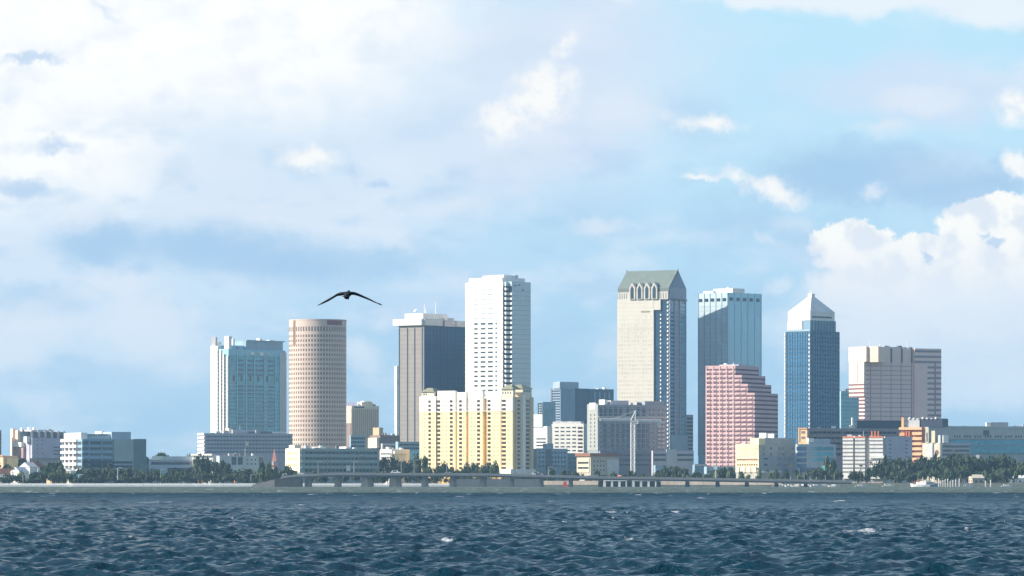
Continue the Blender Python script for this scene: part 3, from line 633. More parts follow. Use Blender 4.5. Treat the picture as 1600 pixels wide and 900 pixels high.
for i in range(17):
    y = 625.5 + i * 6.55
    for x in (665, 679, 694, 700, 727, 739, 743, 774, 780, 797): b.face('window', 'L', x, x + 1.3, y, y + 1.6, glass('soft_window', (.45, .38, .26), .3), 3.2)
b.face('turret', 'L', 661.5, 680.5, 611, 622, cream, 2.6); b.face('turret', 'L', 787.5, 805, 608.5, 622, cream, 3.4)
for x in (664.5, 668): b.face('turret_window', 'L', x, x + 1.2, 613.5, 616, dg, 2.8)
for x in (788.5, 792.5, 796.5, 800.5): b.face('turret_window', 'L', x, x + 1.2, 612.5, 615, dg, 3.6)
def hiproof(b, x0, x1, y0, y1, z0, z1, k=.35):
    xm, ym = (x0 + x1) / 2, (y0 + y1) / 2; a, c = (x1 - x0) * k / 2, (y1 - y0) * k / 2
    return ([(x0, y0, z0), (x1, y0, z0), (x1, y1, z0), (x0, y1, z0), (xm - a, ym - c, z1), (xm + a, ym - c, z1), (xm + a, ym + c, z1), (xm - a, ym + c, z1)], [(0, 1, 5, 4), (1, 2, 6, 5), (2, 3, 7, 6), (3, 0, 4, 7), (4, 5, 6, 7), (3, 2, 1, 0)])
def Lx(px): return b.sL(px) - b.wL
b.custom('turret_roof', hiproof(b, Lx(660.5), Lx(682), -3.6, 10, b.h(611), b.h(604.5)), olive)
b.custom('turret_roof', hiproof(b, Lx(786), 1.2, -4.4, 9, b.h(608.5), b.h(601.5)), olive)
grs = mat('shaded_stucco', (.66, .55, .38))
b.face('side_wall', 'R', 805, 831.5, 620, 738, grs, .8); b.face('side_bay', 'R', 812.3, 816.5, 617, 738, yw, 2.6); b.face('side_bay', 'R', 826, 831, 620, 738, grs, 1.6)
for i in range(17):
    y = 624.5 + i * 6.55
    b.face('balcony_opening', 'R', 807, 810.5, y, y + 3.4, winbrown, 1.0); b.face('balcony_opening', 'R', 820.5, 825, y, y + 3.6, dg, 1.05)
b.add('end_turret', (-b.wL * .14, 1.0, b.sR(815), b.sR(829), b.h(622), b.h(606.5)), cream)
for k in range(3): b.face('turret_window', 'R', 817 + k * 3.6, 819 + k * 3.6, 609, 612, dg, 1.3)
b.custom('turret_roof', hiproof(b, -b.wL * .15, 1.8, b.sR(814) , b.sR(830.5), b.h(606.5), b.h(600.5), .3), olive)
b.bands('L', 658.7, 803.6, 641, 643, 1, .5, yw, 'belt_course', 3.3)
b.face('podium', 'L', 780, 804, 733, 741, white, 6); b.face('podium', 'R', 804, 833, 733, 744, white, 3)
b.done()

# ------------------------------------------------------------------ left waterfront
b = Building('brown_tower', 'dark brown building cut by the left edge of the picture', -30, -26, 2, 672, 3500, 70, mat('brown_brick', (.20, .13, .11))); b.bands('R', -20, 1.5, 676, 740, 10, .3, dg); b.done()
b = Building('low_orange_house', 'low peach coloured flat building at the far left behind the trees', -12, 5, 27, 712, 3420, 35, mat('peach_stucco', (.80, .55, .36)))
b.face('side_wall', 'R', 9, 27, 716, 730, mat('apricot_stucco', (.80, .62, .36)), 1.5); b.face('roof_slab', 'L', -12, 5, 711, 713, orange, .8); b.done()
b = Building('hospital_building', 'lavender building with dark rounded top band and peach pillars, far left', 21, 46, 103, 675, 3500, 52, mat('lilac_wall', (.46, .46, .55)))
b.face('pillar', 'L', 21.2, 25, 669.5, 720, pch, 3); b.face('pillar', 'L', 28.5, 32, 672, 698, pch, 2.6); b.face('side_wall', 'L', 26, 39, 691, 698, white, 3.4); b.face('side_wall', 'L', 26, 40, 698, 716, mat('mauve_brick', (.42, .28, .27)), 2.2)
b.face('dark_band', 'L', 34, 46, 674, 690, dg, .8); b.face('dark_band', 'R', 46, 101, 674.5, 684, dg, .8)
for x in (47, 58, 68, 78, 88, 97): b.face('rounded_pier', 'R', x, x + 3.4, 673.6, 684, lgrey, 1.4)
b.face('front_wall', 'R', 47, 98, 684.3, 716, mat('lilac_wall', (.46, .46, .55)), 3); b.bands('R', 80, 97, 696, 712, 3, .35, dgrey, 'window_band', 3.2)
for i in range(4): b.face('window', 'R', 54.5, 56, 687 + i * 6.5, 689 + i * 6.5, dg, 3.15); b.face('window', 'R', 62, 63.5, 687 + i * 6.5, 689 + i * 6.5, dg, 3.15)
b.face('white_bay', 'L', 42, 46.6, 682, 691, white, 3)
for u, v, y in ((.3, .05, 668), (.4, .2, 667), (.6, .25, 668), (.5, .4, 671), (.5, .8, 670)): b.roofbox('roof_unit', u, u + .12, v, v + .03, y, 675, white)
b.roofbox('roof_screen', .1, .9, .1, .7, 671.5, 675, lgrey); b.done()

wb = mat('white_band', (.84, .82, .76))
b = Building('banded_office_building', 'office building with white banded sunlit end and boxy penthouse, left of the long hospital', 97, 128, 228, 686, 3380, 66, mat('steel_blue_wall', (.26, .38, .48)))
for i in range(7): b.face('spandrel', 'L', 96.8, 121 if i < 5 else 128, 685.5 + i * 9.3, 690 + i * 9.3, wb, 1.2)
for i in range(6): b.face('window_band', 'L', 98, 127, 690 + i * 9.3, 694.8 + i * 9.3, brg, .15)
for i in range(6): b.grid('L', 99, 118, 3, 690 + i * 9.3, 694.8 + i * 9.3, 1, .16, 1, wb, 'mullion', .5)
for i in range(4): b.face('spandrel', 'R', 128, 176, 686 + i * 9.3, 689.5 + i * 9.3, mat('steel_blue_wall', (.26, .38, .48)), 1.0)
for i in range(6):
    for x0, x1 in ((130, 138), (141, 158), (161, 175)): b.face('window_band', 'R', x0, x1, 690 + i * 8.6, 694.5 + i * 8.6, dg, .15)
b.face('plain_wing', 'R', 177, 208, 686.4, 750, mat('grey_teal_wall', (.30, .38, .40)), 1.2); b.face('glass_wing', 'R', 208.5, 228, 685.5, 750, mat('dark_teal_wall', (.14, .22, .24)), .8)
b.bands('R', 128, 206, 719, 732, 2, .5, glass('navy_band', (.02, .04, .09), .2, 1.5), 'lower_window_band', 1.5)
b.roofbox('penthouse', .1, .95, .0, .1, 676, 686, white); b.roofbox('penthouse', .15, .9, .11, .5, 678, 686, mat('penthouse_grey', (.42, .50, .52))); b.roofbox('penthouse', .1, .95, .48, .78, 674.5, 686, mat('penthouse_blue', (.34, .44, .52)))
for i, w in enumerate((1.2, 1, 1.5, .8, 1.2, 1, 1.4, .9)): b.add('sign_letter', (-b.wL * .1 - .1, -b.wL * .1 + .25, b.sR(140 + i * 4), b.sR(141.2 + i * 4 + w), b.h(680.6), b.h(678.0)), dgrey)
b.roofbox('roof_unit', .2, .5, .46, .5, 673, 677, white); b.done()
b = Building('low_long_building', 'low flat pale blue building just right of the banded office building', 230, 233, 308, 719, 3400, 72, mat('pale_blue_wall', (.38, .46, .54)))
b.bands('R', 236, 306, 721.5, 726.5, 1, .8, dg); b.face('roof_slab', 'R', 240, 300, 713, 718.9, mat('pale_grey_roof', (.48, .54, .58)), -3); b.face('white_box', 'R', 238, 254, 712.5, 719, white, 1.2); b.face('roof_rail', 'R', 233, 308, 717.8, 719.4, lgrey, .9); b.face('window_band', 'R', 262, 300, 731, 737, dg, .2); b.done()
b = Building('long_hospital', 'long flat lavender hospital in front of the blue condominium tower', 310, 320, 457, 677, 3450, 68, mat('mauve_concrete', (.42, .43, .48)))
for i in range(6): b.face('spandrel', 'L', 309.8, 320, 676.5 + i * 6, 679.7 + i * 6, wb, .8)
b.bands('R', 322, 455, 679, 709, 5, .35, mat('mauve_window_band', (.26, .28, .33), .4)); b.grid('R', 323, 454, 26, 679, 709, 5, .5, .28, dg, 'window', .25)
b.roofbox('penthouse', .2, .8, .33, .62, 671, 677, mat('mauve_concrete', (.42, .43, .48))); b.roofbox('penthouse', .3, .9, .5, .78, 674, 677, dgrey); b.roofbox('stair_tower', .1, .6, .3, .325, 668.5, 677, cream); b.roofbox('roof_box', .3, .7, .8, .95, 674, 677, lgrey)
b.face('window_bay', 'R', 383, 388, 689, 697, cream, .5); b.done()
b = Building('white_entrance_wing', 'bright white low wing at the left foot of the long hospital', 300, 333, 338, 710, 3400, 20, white)
b.face('roof_slab', 'L', 299, 332, 709, 712, white, 1.5); b.bands('L', 301, 330, 719, 723, 1, .8, dg); b.done()
b = Building('pale_clinic_wing', 'pale blue-grey two-storey wing with three dark glazed bays in front of the long hospital', 338, 343, 413, 713, 3360, 70, mat('pale_wing', (.46, .54, .58)))
for x0, x1 in ((362, 369), (372, 379), (405, 411)): b.face('glazed_bay', 'R', x0, x1, 714, 726, dg, .3)
b.grid('R', 384, 402, 3, 715, 728, 2, .4, .35, dg); b.roofbox('roof_edge', 0, 1.02, 0, 1, 712, 713.2, lgrey); b.done()
b = Building('low_office_building', 'low three-storey office with cream sunlit end and long ribbon windows, below the round tower', 447, 469, 592, 701, 3330, 64, mat('grey_green_wall', (.36, .42, .42)))
b.face('end_wall', 'L', 446.8, 469, 700.5, 742, mat('cream_end', (.90, .80, .58)), .5)
for i in range(3): b.grid('L', 449, 467, 2, 706 + i * 9, 710 + i * 9, 1, .7, 1, tan, 'window', .7)
for i in range(4): b.face('window_band', 'R', 475, 590, 706 + i * 9, 710 + i * 9, dg, .15)
for i in range(4): b.face('spandrel', 'R', 470, 592, 700.5 + i * 9, 705 + i * 9, mat('grey_green_wall', (.36, .42, .42)), .8)
b.cols('R', 472, 592, 20, 702, 742, .08, mat('grey_green_wall', (.36, .42, .42)), 'pier', 1.0)
b.roofbox('roof_box', .3, .8, .28, .36, 698, 701, white); b.roofbox('roof_box', .3, .8, .62, .68, 697.5, 701, white); b.roofbox('roof_box', .2, .6, .0, .08, 695, 701, cream); b.face('white_sign', 'R', 540.5, 546, 727, 736, white, 1.6); b.done()
b = Building('dark_parking_deck', 'dark blue parking deck at the foot of the dark office tower', 618, 622, 660, 690, 3600, 68, bluec)
b.bands('R', 624, 659, 692, 703, 2, .45, dg); b.face('low_wall', 'R', 623, 660, 704, 718, pale, 1.5); b.face('white_bay', 'L', 617, 622, 704, 716, white, 2); b.done()
b = Building('white_terrace_block', 'small white terraced block behind the trees left of the yellow condominium', 594, 612, 640, 702, 3500, 40, white)
b.bands('L', 595, 611, 706, 718, 2, .4, dgrey); b.face('ramp_wall', 'R', 613, 636, 705, 709, white, 2.5); b.done()

# red and white pylon
pr = empty('striped_pylon', (wx(429, 3300), 3300, GZ)); tag(pr, 'slim pointed red and white pylon rising from the trees below the long hospital', 'pylon')
k = 3300 / F; zt = wz(704, 3300) - GZ; rose_p = mat('salmon_paint', (.70, .32, .26)); 
part('shaft', boxes_vf([(-4.2 * k, -1 * k, -2, 2, 0, zt - 8)]), white, pr); part('shaft', boxes_vf([(-.9 * k, 3 * k, -1.6, 1.6, 0, zt - 5)]), rose_p, pr)
part('spire', ([(-4 * k, -2, zt - 8), (3 * k, -2, zt - 8), (3 * k, 2, zt - 8), (-4 * k, 2, zt - 8), (-.5 * k, 0, zt + 2)], [(0, 1, 4), (1, 2, 4), (2, 3, 4), (3, 0, 4), (3, 2, 1, 0)]), rose_p, pr)
part('flag_panel', boxes_vf([(3 * k, 5 * k, -.4, .4, zt - 14, zt - 9)]), white, pr)
for i in range(3): part('stripe', boxes_vf([(-4.3 * k, 3.1 * k, -2.1, 2.1, zt - 12 - i * 4, zt - 11 - i * 4)]), redm, pr)

# small houses on the left shore
def house(px, Y, w, d, h, rh, wm, rm, label, rz=0.5, name='house'):
    r = empty(name, (wx(px, Y), Y, GZ), rz); tag(r, label, 'house')
    part('wall', boxes_vf([(-w / 2, w / 2, -d / 2, d / 2, 0, h)]), wm, r)
    V = [(-w / 2 - .5, -d / 2 - .5, h), (w / 2 + .5, -d / 2 - .5, h), (w / 2 + .5, d / 2 + .5, h), (-w / 2 - .5, d / 2 + .5, h), (-w / 2 - .5, 0, h + rh), (w / 2 + .5, 0, h + rh)]
    part('roof', (V, [(0, 1, 5, 4), (2, 3, 4, 5), (1, 2, 5), (3, 0, 4), (3, 2, 1, 0)]), rm, r)
    for i in (-1, 0, 1): part('window', boxes_vf([(w * .28 * i - .7, w * .28 * i + .7, -d / 2 - .06, -d / 2 + .2, h * .35, h * .35 + 1.6)]), dg, r)
    part('door', boxes_vf([(w * .14 - .6, w * .14 + .6, -d / 2 - .08, -d / 2 + .2, 0, 2.2)]), brown, r)
    for i in (-1, 1): part('window', boxes_vf([(-w / 2 - .06, -w / 2 + .2, d * .22 * i - .7, d * .22 * i + .7, h * .4, h * .4 + 1.6)]), dg, r)
    return r
house(4, 3260, 16, 10, 8, 4, mat('white_house', (.82, .8, .76)), tiles, 'house with reddish tiled roof and white gable at the left edge', .7)
house(31, 3235, 10, 9, 9, 4, white, white, 'small bright white gabled house, the lower left of the pair among the left trees', 1.0)
house(45, 3255, 8, 10, 13, 3.5, white, lgrey, 'taller narrow white house right of the small white gabled house', .9)
house(57, 3270, 10, 9, 13, 4, white, tiles, 'white house with red-brown roof right of the narrow white house', 1.1)
house(85, 3300, 9, 8, 8, 3, tan, brown, 'small tan house half hidden by trees left of the banded office building', .6)
house(118, 3230, 8, 8, 4.2, 3.8, cream, teal, 'little cream kiosk with teal pyramid-like roof below the banded office building', .8, 'kiosk')
house(103, 3240, 8, 12, 10, 2.5, cream, white, 'cream three-storey house with stepped white gable at the foot of the banded office building', 1.2)

# ------------------------------------------------------------------ right of centre, low buildings
b = Building('brown_roof_building', 'low building with flat brown roof and cream arcade, left of the crane', 901, 923, 967, 712, 3450, 48, mat('ochre_grey', (.48, .44, .36)))
b.roofbox('roof', -.04, 1.04, -.04, 1.04, 708, 713, tiles); b.face('arcade', 'L', 903, 921, 716, 738, mat('cream_arcade', (.66, .58, .42)), .4); b.bands('L', 904, 920, 719, 735, 2, .35, dg, 'window_band', .6); b.face('plain_wall', 'R', 948, 966, 718, 742, lgrey, .8); b.grid('R', 926, 946, 4, 717, 738, 3, .4, .4, dg); b.done()
b = Building('red_roof_shed', 'small white shed with red roof at the foot of the crane', 964, 972, 983, 744, 3300, 40, white)
b.roofbox('roof', -.06, 1.06, -.06, 1.06, 742.5, 745, mat('orange_red_roof', (.65, .22, .14))); b.done()
b = Building('blue_gate_building', 'square blue-grey gatehouse with a dark opening, right of the crane foot', 1021, 1024, 1038, 727, 3400, 72, bluec); b.face('gateway', 'R', 1026, 1035, 735, 748, dg, .2); b.done()
b = Building('blue_low_annex', 'low blue-grey annex touching the left foot of the pink stepped tower', 1082, 1086, 1104, 726, 3450, 66, mat('annex_blue', (.22, .34, .44))); b.face('cornice', 'R', 1086, 1104, 725, 728, lgrey, .5); b.done()
b = Building('long_low_wall_building', 'long low blue roofed building behind the trees below the pink stepped tower', 1100, 1104, 1152, 729, 3420, 74, mat('annex_blue2', (.30, .40, .48))); b.bands('R', 1106, 1150, 734, 740, 1, .5, dg); b.done()

yb = mat('butter_stucco', (.92, .76, .46)); gy = mat('grey_olive_wall', (.44, .43, .38))
b = Building('butter_yellow_building', 'low butter yellow building with pink panels and grey flank, behind the bridge', 1150, 1186, 1246, 694, 3380, 40, gy)
b.face('end_wall', 'L', 1150, 1186, 693.5, 738, yb, .6); b.face('pink_panel', 'L', 1162, 1181.5, 705, 711, mat('salmon_wall', (.86, .52, .40)), .8); b.face('pink_panel', 'L', 1163, 1181.5, 715.5, 722, mat('salmon_wall', (.86, .52, .40)), .8)
b.grid('L', 1153, 1185, 7, 698.5, 704, 1, .25, .8, tan, 'window', .75); b.grid('L', 1152, 1185, 9, 716.5, 719.5, 1, .6, .8, winbrown, 'window', .95); b.grid('L', 1152, 1185, 9, 724.5, 728, 1, .6, .7, winbrown, 'window', .75); b.cols('L', 1150, 1186, 4, 729, 738, .3, white, 'arcade_pillar', 1.3)
b.add('upper_block', (-b.wL * .36, 0.3, b.wR * .0 - .8, b.wR * .15, b.h(695), b.h(685)), yb); b.add('upper_block', (-b.wL * .36, 0.1, b.wR * .15, b.wR * .92, b.h(695), b.h(684)), gy)
for x0, x1 in ((1187, 1197), (1201, 1204), (1206, 1212), (1215, 1219)): b.face('awning', 'R', x0, x1, 735.5, 738.5, white, 1.6)
for x in (1193, 1203, 1216.5, 1222, 1237): 
    for y in (698.5, 707.5): b.face('window', 'R', x, x + 2.6, y, y + 4, dg, .15)
b.face('lower_wall', 'R', 1187, 1244, 712, 738, mat('blue_grey_band', (.34, .37, .42)), .5)
for x in (1193, 1214, 1224, 1234): b.face('window', 'R', x, x + 5, 715.5, 718, dg, .7); b.face('window', 'R', x, x + 5, 724.5, 727.5, dg, .7)
b.roofbox('roof_tank', .3, .6, .42, .47, 676, 685, white); b.roofbox('roof_tank', .3, .6, .62, .65, 677, 685, white); b.done()
b = Building('glass_pavilion', 'low blue-grey building with long blue glazed bands, left of the orange roofed white block', 1243, 1246, 1306, 694, 3390, 73, mat('pavilion_grey', (.44, .50, .56)))
for i in range(4): b.face('glazed_band', 'R', 1244.5, 1260, 698 + i * 9, 704 + i * 9, bg_, .3)
for i in range(3): b.face('glazed_band', 'R', 1268, 1302, 698 + i * 8.5, 703.5 + i * 8.5, tg, .3)
b.roofbox('roof_slab', .1, 1, .3, .85, 685.5, 694, mat('pavilion_blue', (.36, .46, .54))); b.roofbox('white_box', .3, 1.1, .28, .42, 684.5, 691, white); b.face('entrance', 'R', 1250, 1280, 731, 738, bg_, .5); b.done()
b = Building('orange_stair_tower', 'narrow orange and cream stair tower with two openings left of the long brown garage', 1247, 1261, 1263, 669, 3520, 20, mat('apricot', (.85, .58, .34)))
for y in (673.5, 682): b.face('opening', 'L', 1252, 1257.5, y, y + 3.6, brown, .2)
b.face('roof_edge', 'L', 1247, 1261, 668.5, 670.2, orange, .6); b.face('dark_side', 'L', 1247, 1249.5, 670.4, 690, tan, .4); b.done()
b = Building('brown_parking_garage', 'long brown parking garage with dark horizontal slots, behind the white block with orange roof', 1262, 1264, 1428, 669, 3640, 72, mat('garage_brown', (.30, .25, .27)))
for i in range(5): b.face('parking_slot', 'R', 1266, 1316, 674 + i * 8.5, 677.5 + i * 8.5, black, .2)
b.face('parking_slot', 'R', 1318, 1400, 674, 677.5, black, .2); b.face('parking_slot', 'R', 1384, 1408, 683, 686, black, .2)
b.cols('R', 1266, 1426, 22, 671, 712, .10, mat('garage_brown', (.30, .25, .27)), 'pier', .5)
b.roofbox('dark_screen', .1, .95, .46, .9, 656.5, 669, mat('navy_screen', (.05, .06, .10))); b.roofbox('roof_mast', .3, .9, .41, .425, 652, 669, white); b.roofbox('roof_tank', .2, .9, .39, .43, 664, 669, white); b.roofbox('roof_light', .3, .6, .18, .22, 666, 669, lgrey); b.done()
b = Building('striped_white_block', 'white seven-storey block in three striped bays with orange-red roof edges, right waterfront', 1317, 1380, 1384, 684, 3350, 14, mat('warm_grey_recess', (.40, .36, .36)))
for (x0, x1, t) in ((1317.3, 1333.5, 684), (1336.5, 1352, 684), (1359, 1380, 684)):
    b.face('bay', 'L', x0, x1, t, 748, mat('white_bay_wall', (.84, .82, .78)), 1.6)
    for i in range(9): b.face('window_band', 'L', x0, x1, t + 3.4 + i * 6.1, t + 5.6 + i * 6.1, mat('grey_window', (.26, .25, .26), .3), 1.75)
    b.face('roof_edge', 'L', x0 - .3, x1 + .3, 681.6, 684, mat('orange_red_paint', (.75, .24, .12)), 1.9)
for i in range(3): b.face('chimney', 'L', 1361.5 + i * 5, 1363.3 + i * 5, 673.5, 684, mat('orange_red_paint', (.75, .24, .12)), 1.0)
b.face('annex', 'L', 1360, 1384, 712, 716, white, 2.6); b.done()
b = Building('lilac_block', 'plain lilac-grey block between the white striped block and the orange balconied building', 1381, 1383, 1425, 682, 3420, 74, mat('lilac_plain', (.46, .46, .54)))
for i in range(5):
    for x in (1389, 1415): b.face('window', 'R', x, x + 3, 688 + i * 6.1, 689.6 + i * 6.1, dg, .15)
b.done()
oc = mat('light_orange', (.92, .60, .34)); 
b = Building('orange_hospital', 'orange and cream balconied building with tall orange fin, right of the brown garage', 1408, 1446, 1449, 668, 3500, 18, mat('rust_recess', (.42, .18, .12)))
b.face('cap', 'L', 1405.5, 1441, 667.5, 671.5, oc, 2.2); b.face('balcony', 'L', 1406, 1414, 676, 681, mat('orange_balcony', (.88, .42, .2)), 1.5); b.face('fin', 'L', 1409, 1412.5, 652, 668, mat('bright_orange', (.9, .5, .22)), 1.2)
for i in range(2): b.face('fin', 'L', 1416 + i * 4, 1417.6 + i * 4, 673, 683, mat('orange_red_paint', (.75, .24, .12)), 1.4)
for i in range(6): b.face('balcony', 'L', 1426, 1441, 675 + i * 8, 679.5 + i * 8, oc, 2.0)
b.face('grey_block', 'L', 1406, 1425, 682, 716, mat('lilac_plain', (.46, .46, .54)), .8); b.face('edge_post', 'L', 1424.8, 1426, 682, 716, redm, 2.1)
b.roofbox('roof_block', .25, .75, .1, 1, 654, 668, lgrey); b.roofbox('dark_screen', .8, 1.7, .1, 3, 654, 667, mat('navy_screen', (.05, .06, .10)))
for i in range(7): b.roofbox('roof_dish', .3 + i * .18, .36 + i * .18, .0, .5, 651.5 + (i * 37 % 3), 655, white)
b.done()
b = Building('cream_cross_building', 'cream building with a dark cross on its front', 1441, 1469, 1472, 692, 3440, 18, mat('cream_wall', (.90, .80, .64)))
b.face('tower', 'L', 1446, 1451, 667, 692, cream, .4); b.face('tower', 'L', 1455.5, 1461, 673, 692, mat('light_orange2', (.92, .72, .48)), .5); b.face('tower', 'L', 1466, 1469.6, 680, 693, white, .6)
b.face('window', 'L', 1447.5, 1449.5, 676, 690, dgrey, .5); b.face('slot', 'L', 1457.6, 1458.8, 693, 716, dgrey, .2); b.face('white_panel', 'L', 1447, 1457, 694, 715, white, .3)
b.face('cross', 'L', 1462, 1464.4, 703, 711, mat('cross_brown', (.3, .16, .1)), .35); b.face('cross', 'L', 1460.6, 1465.8, 705.2, 707.6, mat('cross_brown', (.3, .16, .1)), .4); b.done()
b = Building('banded_annex', 'low lavender annex with three dark bands right of the cream building with the cross', 1470, 1472, 1516, 692, 3450, 74, lav)
for i in range(3): b.face('window_band', 'R', 1473, 1515, 696 + i * 6.5, 699 + i * 6.5, dg, .2)
b.face('white_box', 'R', 1473, 1481, 680, 692, white, 1); b.done()
b = Building('long_teal_glass_building', 'very long low grey and teal glazed building at the right edge', 1445, 1448, 1660, 667, 3760, 76, mat('greige_wall', (.46, .47, .45)))
b.face('upper_wall', 'R', 1449, 1659, 667.2, 686, mat('greige_wall', (.46, .47, .45)), .8)
for i in range(10): 
    for j in range(3): b.face('window', 'R', 1490 + i * 16 + j * 4, 1492.5 + i * 16 + j * 4, 680, 683.5, dg, .95)
b.face('glazed_band', 'R', 1484, 1659, 687, 694, tg, 1.0); b.face('glazed_band', 'R', 1488, 1659, 696, 708, tg, 1.4); b.face('sill_band', 'R', 1486, 1659, 694.2, 696, bluec, 1.8)
b.face('louvre', 'R', 1536, 1545, 672, 680, mat('dark_olive_louvre', (.10, .14, .12)), 1.1); b.roofbox('roof_block', .2, .9, .47, .6, 659.5, 667, mat('roof_grey', (.42, .42, .45))); b.roofbox('roof_block', .3, 1, .44, .47, 660, 667, white)
b.face('roof_line', 'R', 1449, 1659, 665.6, 668, lgrey, 1.4); b.done()
house(1576, 3300, 14, 12, 12, 3, mat('rose_house', (.7, .5, .45)), mat('salmon_roof', (.65, .3, .24)), 'small rose house with salmon roof behind the trees at the right edge', .8)
house(1590, 3330, 16, 12, 13, 2.5, lgrey, mat('pale_roof', (.6, .64, .68)), 'pale house with light flat-pitched roof at the extreme right', .3)
house(1545, 3290, 12, 10, 7, 3, cream, mat('light_roof', (.6, .55, .42)), 'cream cottage with light roof among the right-hand trees', .4)
house(1530, 3210, 13, 9, 5, 2.5, mat('buff_house', (.6, .5, .42)), mat('pale_tan_roof', (.6, .56, .46)), 'low buff boathouse on the right shore near the pilings', .2, 'boathouse')
house(1592, 3215, 17, 9, 5, 2, white, mat('white_metal_roof', (.7, .7, .68)), 'low white boathouse at the right end of the shore', .1, 'boathouse')
# ------------------------------------------------------------------ water: one sheet of real waves from under the camera to the shore
def make_water():
    T = np.concatenate([[-3.0, -1.2, -.5, -.25], np.linspace(-.155, .155, 820), [.25, .5, 1.2, 3.0]])
    ys = [103.0]
    while ys[-1] < 3149: ys.append(ys[-1] * (1.0019 if ys[-1] < 420 else 1.0031))
    ys = np.array([-400., -60., 20., 60., 90., 99., 101.] + ys + [3160.]); ny, nx = len(ys), len(T)
    Yg = np.repeat(ys[:, None], nx, 1); Xg = T[None, :] * np.maximum(Yg, 110)
    Xg[:, 0] = -6000; Xg[:, -1] = 6000
    sp = np.maximum(np.maximum(Yg * np.where(Yg < 420, .0019, .0031), Yg * .31 / 820), .2)
    Z = np.zeros_like(Yg); DX = np.zeros_like(Yg); DY = np.zeros_like(Yg); ST = np.zeros_like(Yg)
    r = np.random.default_rng(5); nW = 110
    lam = np.exp(r.uniform(np.log(.42), np.log(9.0), nW)); lam.sort()
    th = R(255) + r.normal(0, R(38), nW)          # travel direction: towards the camera and a little left
    amp = .0092 * lam ** .80 * r.uniform(.5, 1.3, nW); amp[lam > 2.8] *= .52; amp[lam > 5.5] *= .6
    for l, t, a in zip(lam, th, amp):
        kx, ky = 2 * math.pi / l * math.cos(t), 2 * math.pi / l * math.sin(t); ph = r.uniform(0, 6.28)
        f = np.clip((l / sp - .6) * 1.5, 0, 1)
        p = kx * Xg + ky * Yg + ph; c, s_ = np.cos(p), np.sin(p)
        Z += f * a * c; DX -= f * a * .8 * math.cos(t) * s_; DY -= f * a * .8 * math.sin(t) * s_; ST += a * (2 * math.pi / l) * c
    grp = sum(np.sin(Xg * fx + Yg * fy + p0) for fx, fy, p0 in ((.11, .05, 1), (-.07, .09, 2.2), (.19, -.045, .4), (.03, .031, 3.), (.31, .17, 5.))) / 2.2
    ST = ST / ST[60:600].std(); foam = np.clip((ST + .6 * grp - 2.85) * .8, 0, .75)
    # breaking crests the photograph shows
    for px, py, rx, ry, s0 in ((39, 769, 3, 14, 1.), (55, 769.5, 3, 14, 1.), (88, 767.5, 3, 20, 1.), (1345, 833, 1.2, 4.0, .85), (240, 786, 2.2, 14, 1.), (690, 848, .8, 3, .8), (985, 846, .5, 2, .7), (860, 784, 1.2, 10, .8), (1310, 784, 1.4, 12, .9), (1052, 803, .9, 8, .8), (470, 790, 1, 9, .8), (1090, 779, 2, 18, 1.0), (955, 803, 1, 8, .7), (280, 884, .5, 2, .5)):
        Y0 = CH * F / (py - HZ); X0 = wx(px, Y0); g_ = np.exp(-(((Xg - X0) / rx) ** 2 + ((Yg - Y0) / ry) ** 2))
        foam = np.maximum(foam, g_ * s0); Z += .05 * g_ * s0
    far = np.clip((Yg - 120) / 30, 0, 1); foam *= far
    near = np.clip((Yg - 103) / 9, 0, 1); Z *= near; DX *= near; DY *= near
    edge = np.clip((3120 - Yg) / 60, 0, 1); Z = Z * edge; DX *= edge; DY *= edge
    DX[:, :4] = 0; DX[:, -4:] = 0
    co = np.stack([Xg + DX, Yg + DY, Z], -1).astype(np.float32).reshape(-1, 3)
    i = np.arange((ny - 1) * (nx - 1)); a = (i // (nx - 1)) * nx + i % (nx - 1)
    quads = np.stack([a, a + 1, a + nx + 1, a + nx], -1).astype(np.int32)
    me = bpy.data.meshes.new('water'); me.vertices.add(len(co)); me.vertices.foreach_set('co', co.ravel())
    me.loops.add(quads.size); me.loops.foreach_set('vertex_index', quads.ravel())
    me.polygons.add(len(quads)); me.polygons.foreach_set('loop_start', np.arange(0, quads.size, 4, dtype=np.int32))
    try: me.polygons.foreach_set('loop_total', np.full(len(quads), 4, dtype=np.int32))
    except Exception: pass
    at = me.attributes.new('foam', 'FLOAT', 'POINT'); at.data.foreach_set('value', foam.astype(np.float32).ravel())
    me.update(calc_edges=True); me.shade_smooth()
    m = bpy.data.materials.new('bay_water'); m.use_nodes = True; t = NT(m.node_tree); bs = t.n['Principled BSDF']
    tcn = t.node('ShaderNodeTexCoord'); P = tcn.outputs['Object']
    s3 = t.node('ShaderNodeSeparateXYZ'); t.l.new(P, s3.inputs[0])
    # near cloud shade and the far sunlit green band, painted into the colour
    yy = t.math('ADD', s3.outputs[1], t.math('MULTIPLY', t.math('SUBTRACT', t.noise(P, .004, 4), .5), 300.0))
    sunlit_mask = t.mrange(yy, 1080, 1260)
    shaded_near = t.mix(t.noise(P, .05, 4), (.001, .027, .046), (.003, .037, .062))
    sunlit_far = t.mix(t.noise(P, .02, 5), (.07, .105, .09), (.11, .145, .125))
    body = t.mix(sunlit_mask, shaded_near, sunlit_far)
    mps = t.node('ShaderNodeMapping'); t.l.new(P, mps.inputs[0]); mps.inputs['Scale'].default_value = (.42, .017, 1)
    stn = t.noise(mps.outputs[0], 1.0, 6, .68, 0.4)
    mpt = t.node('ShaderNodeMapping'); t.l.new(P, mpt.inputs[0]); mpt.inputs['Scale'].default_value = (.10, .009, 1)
    stn = t.math('MULTIPLY_ADD', t.noise(mpt.outputs[0], 1.0, 5, .6), .4, t.math('MULTIPLY', stn, .6))
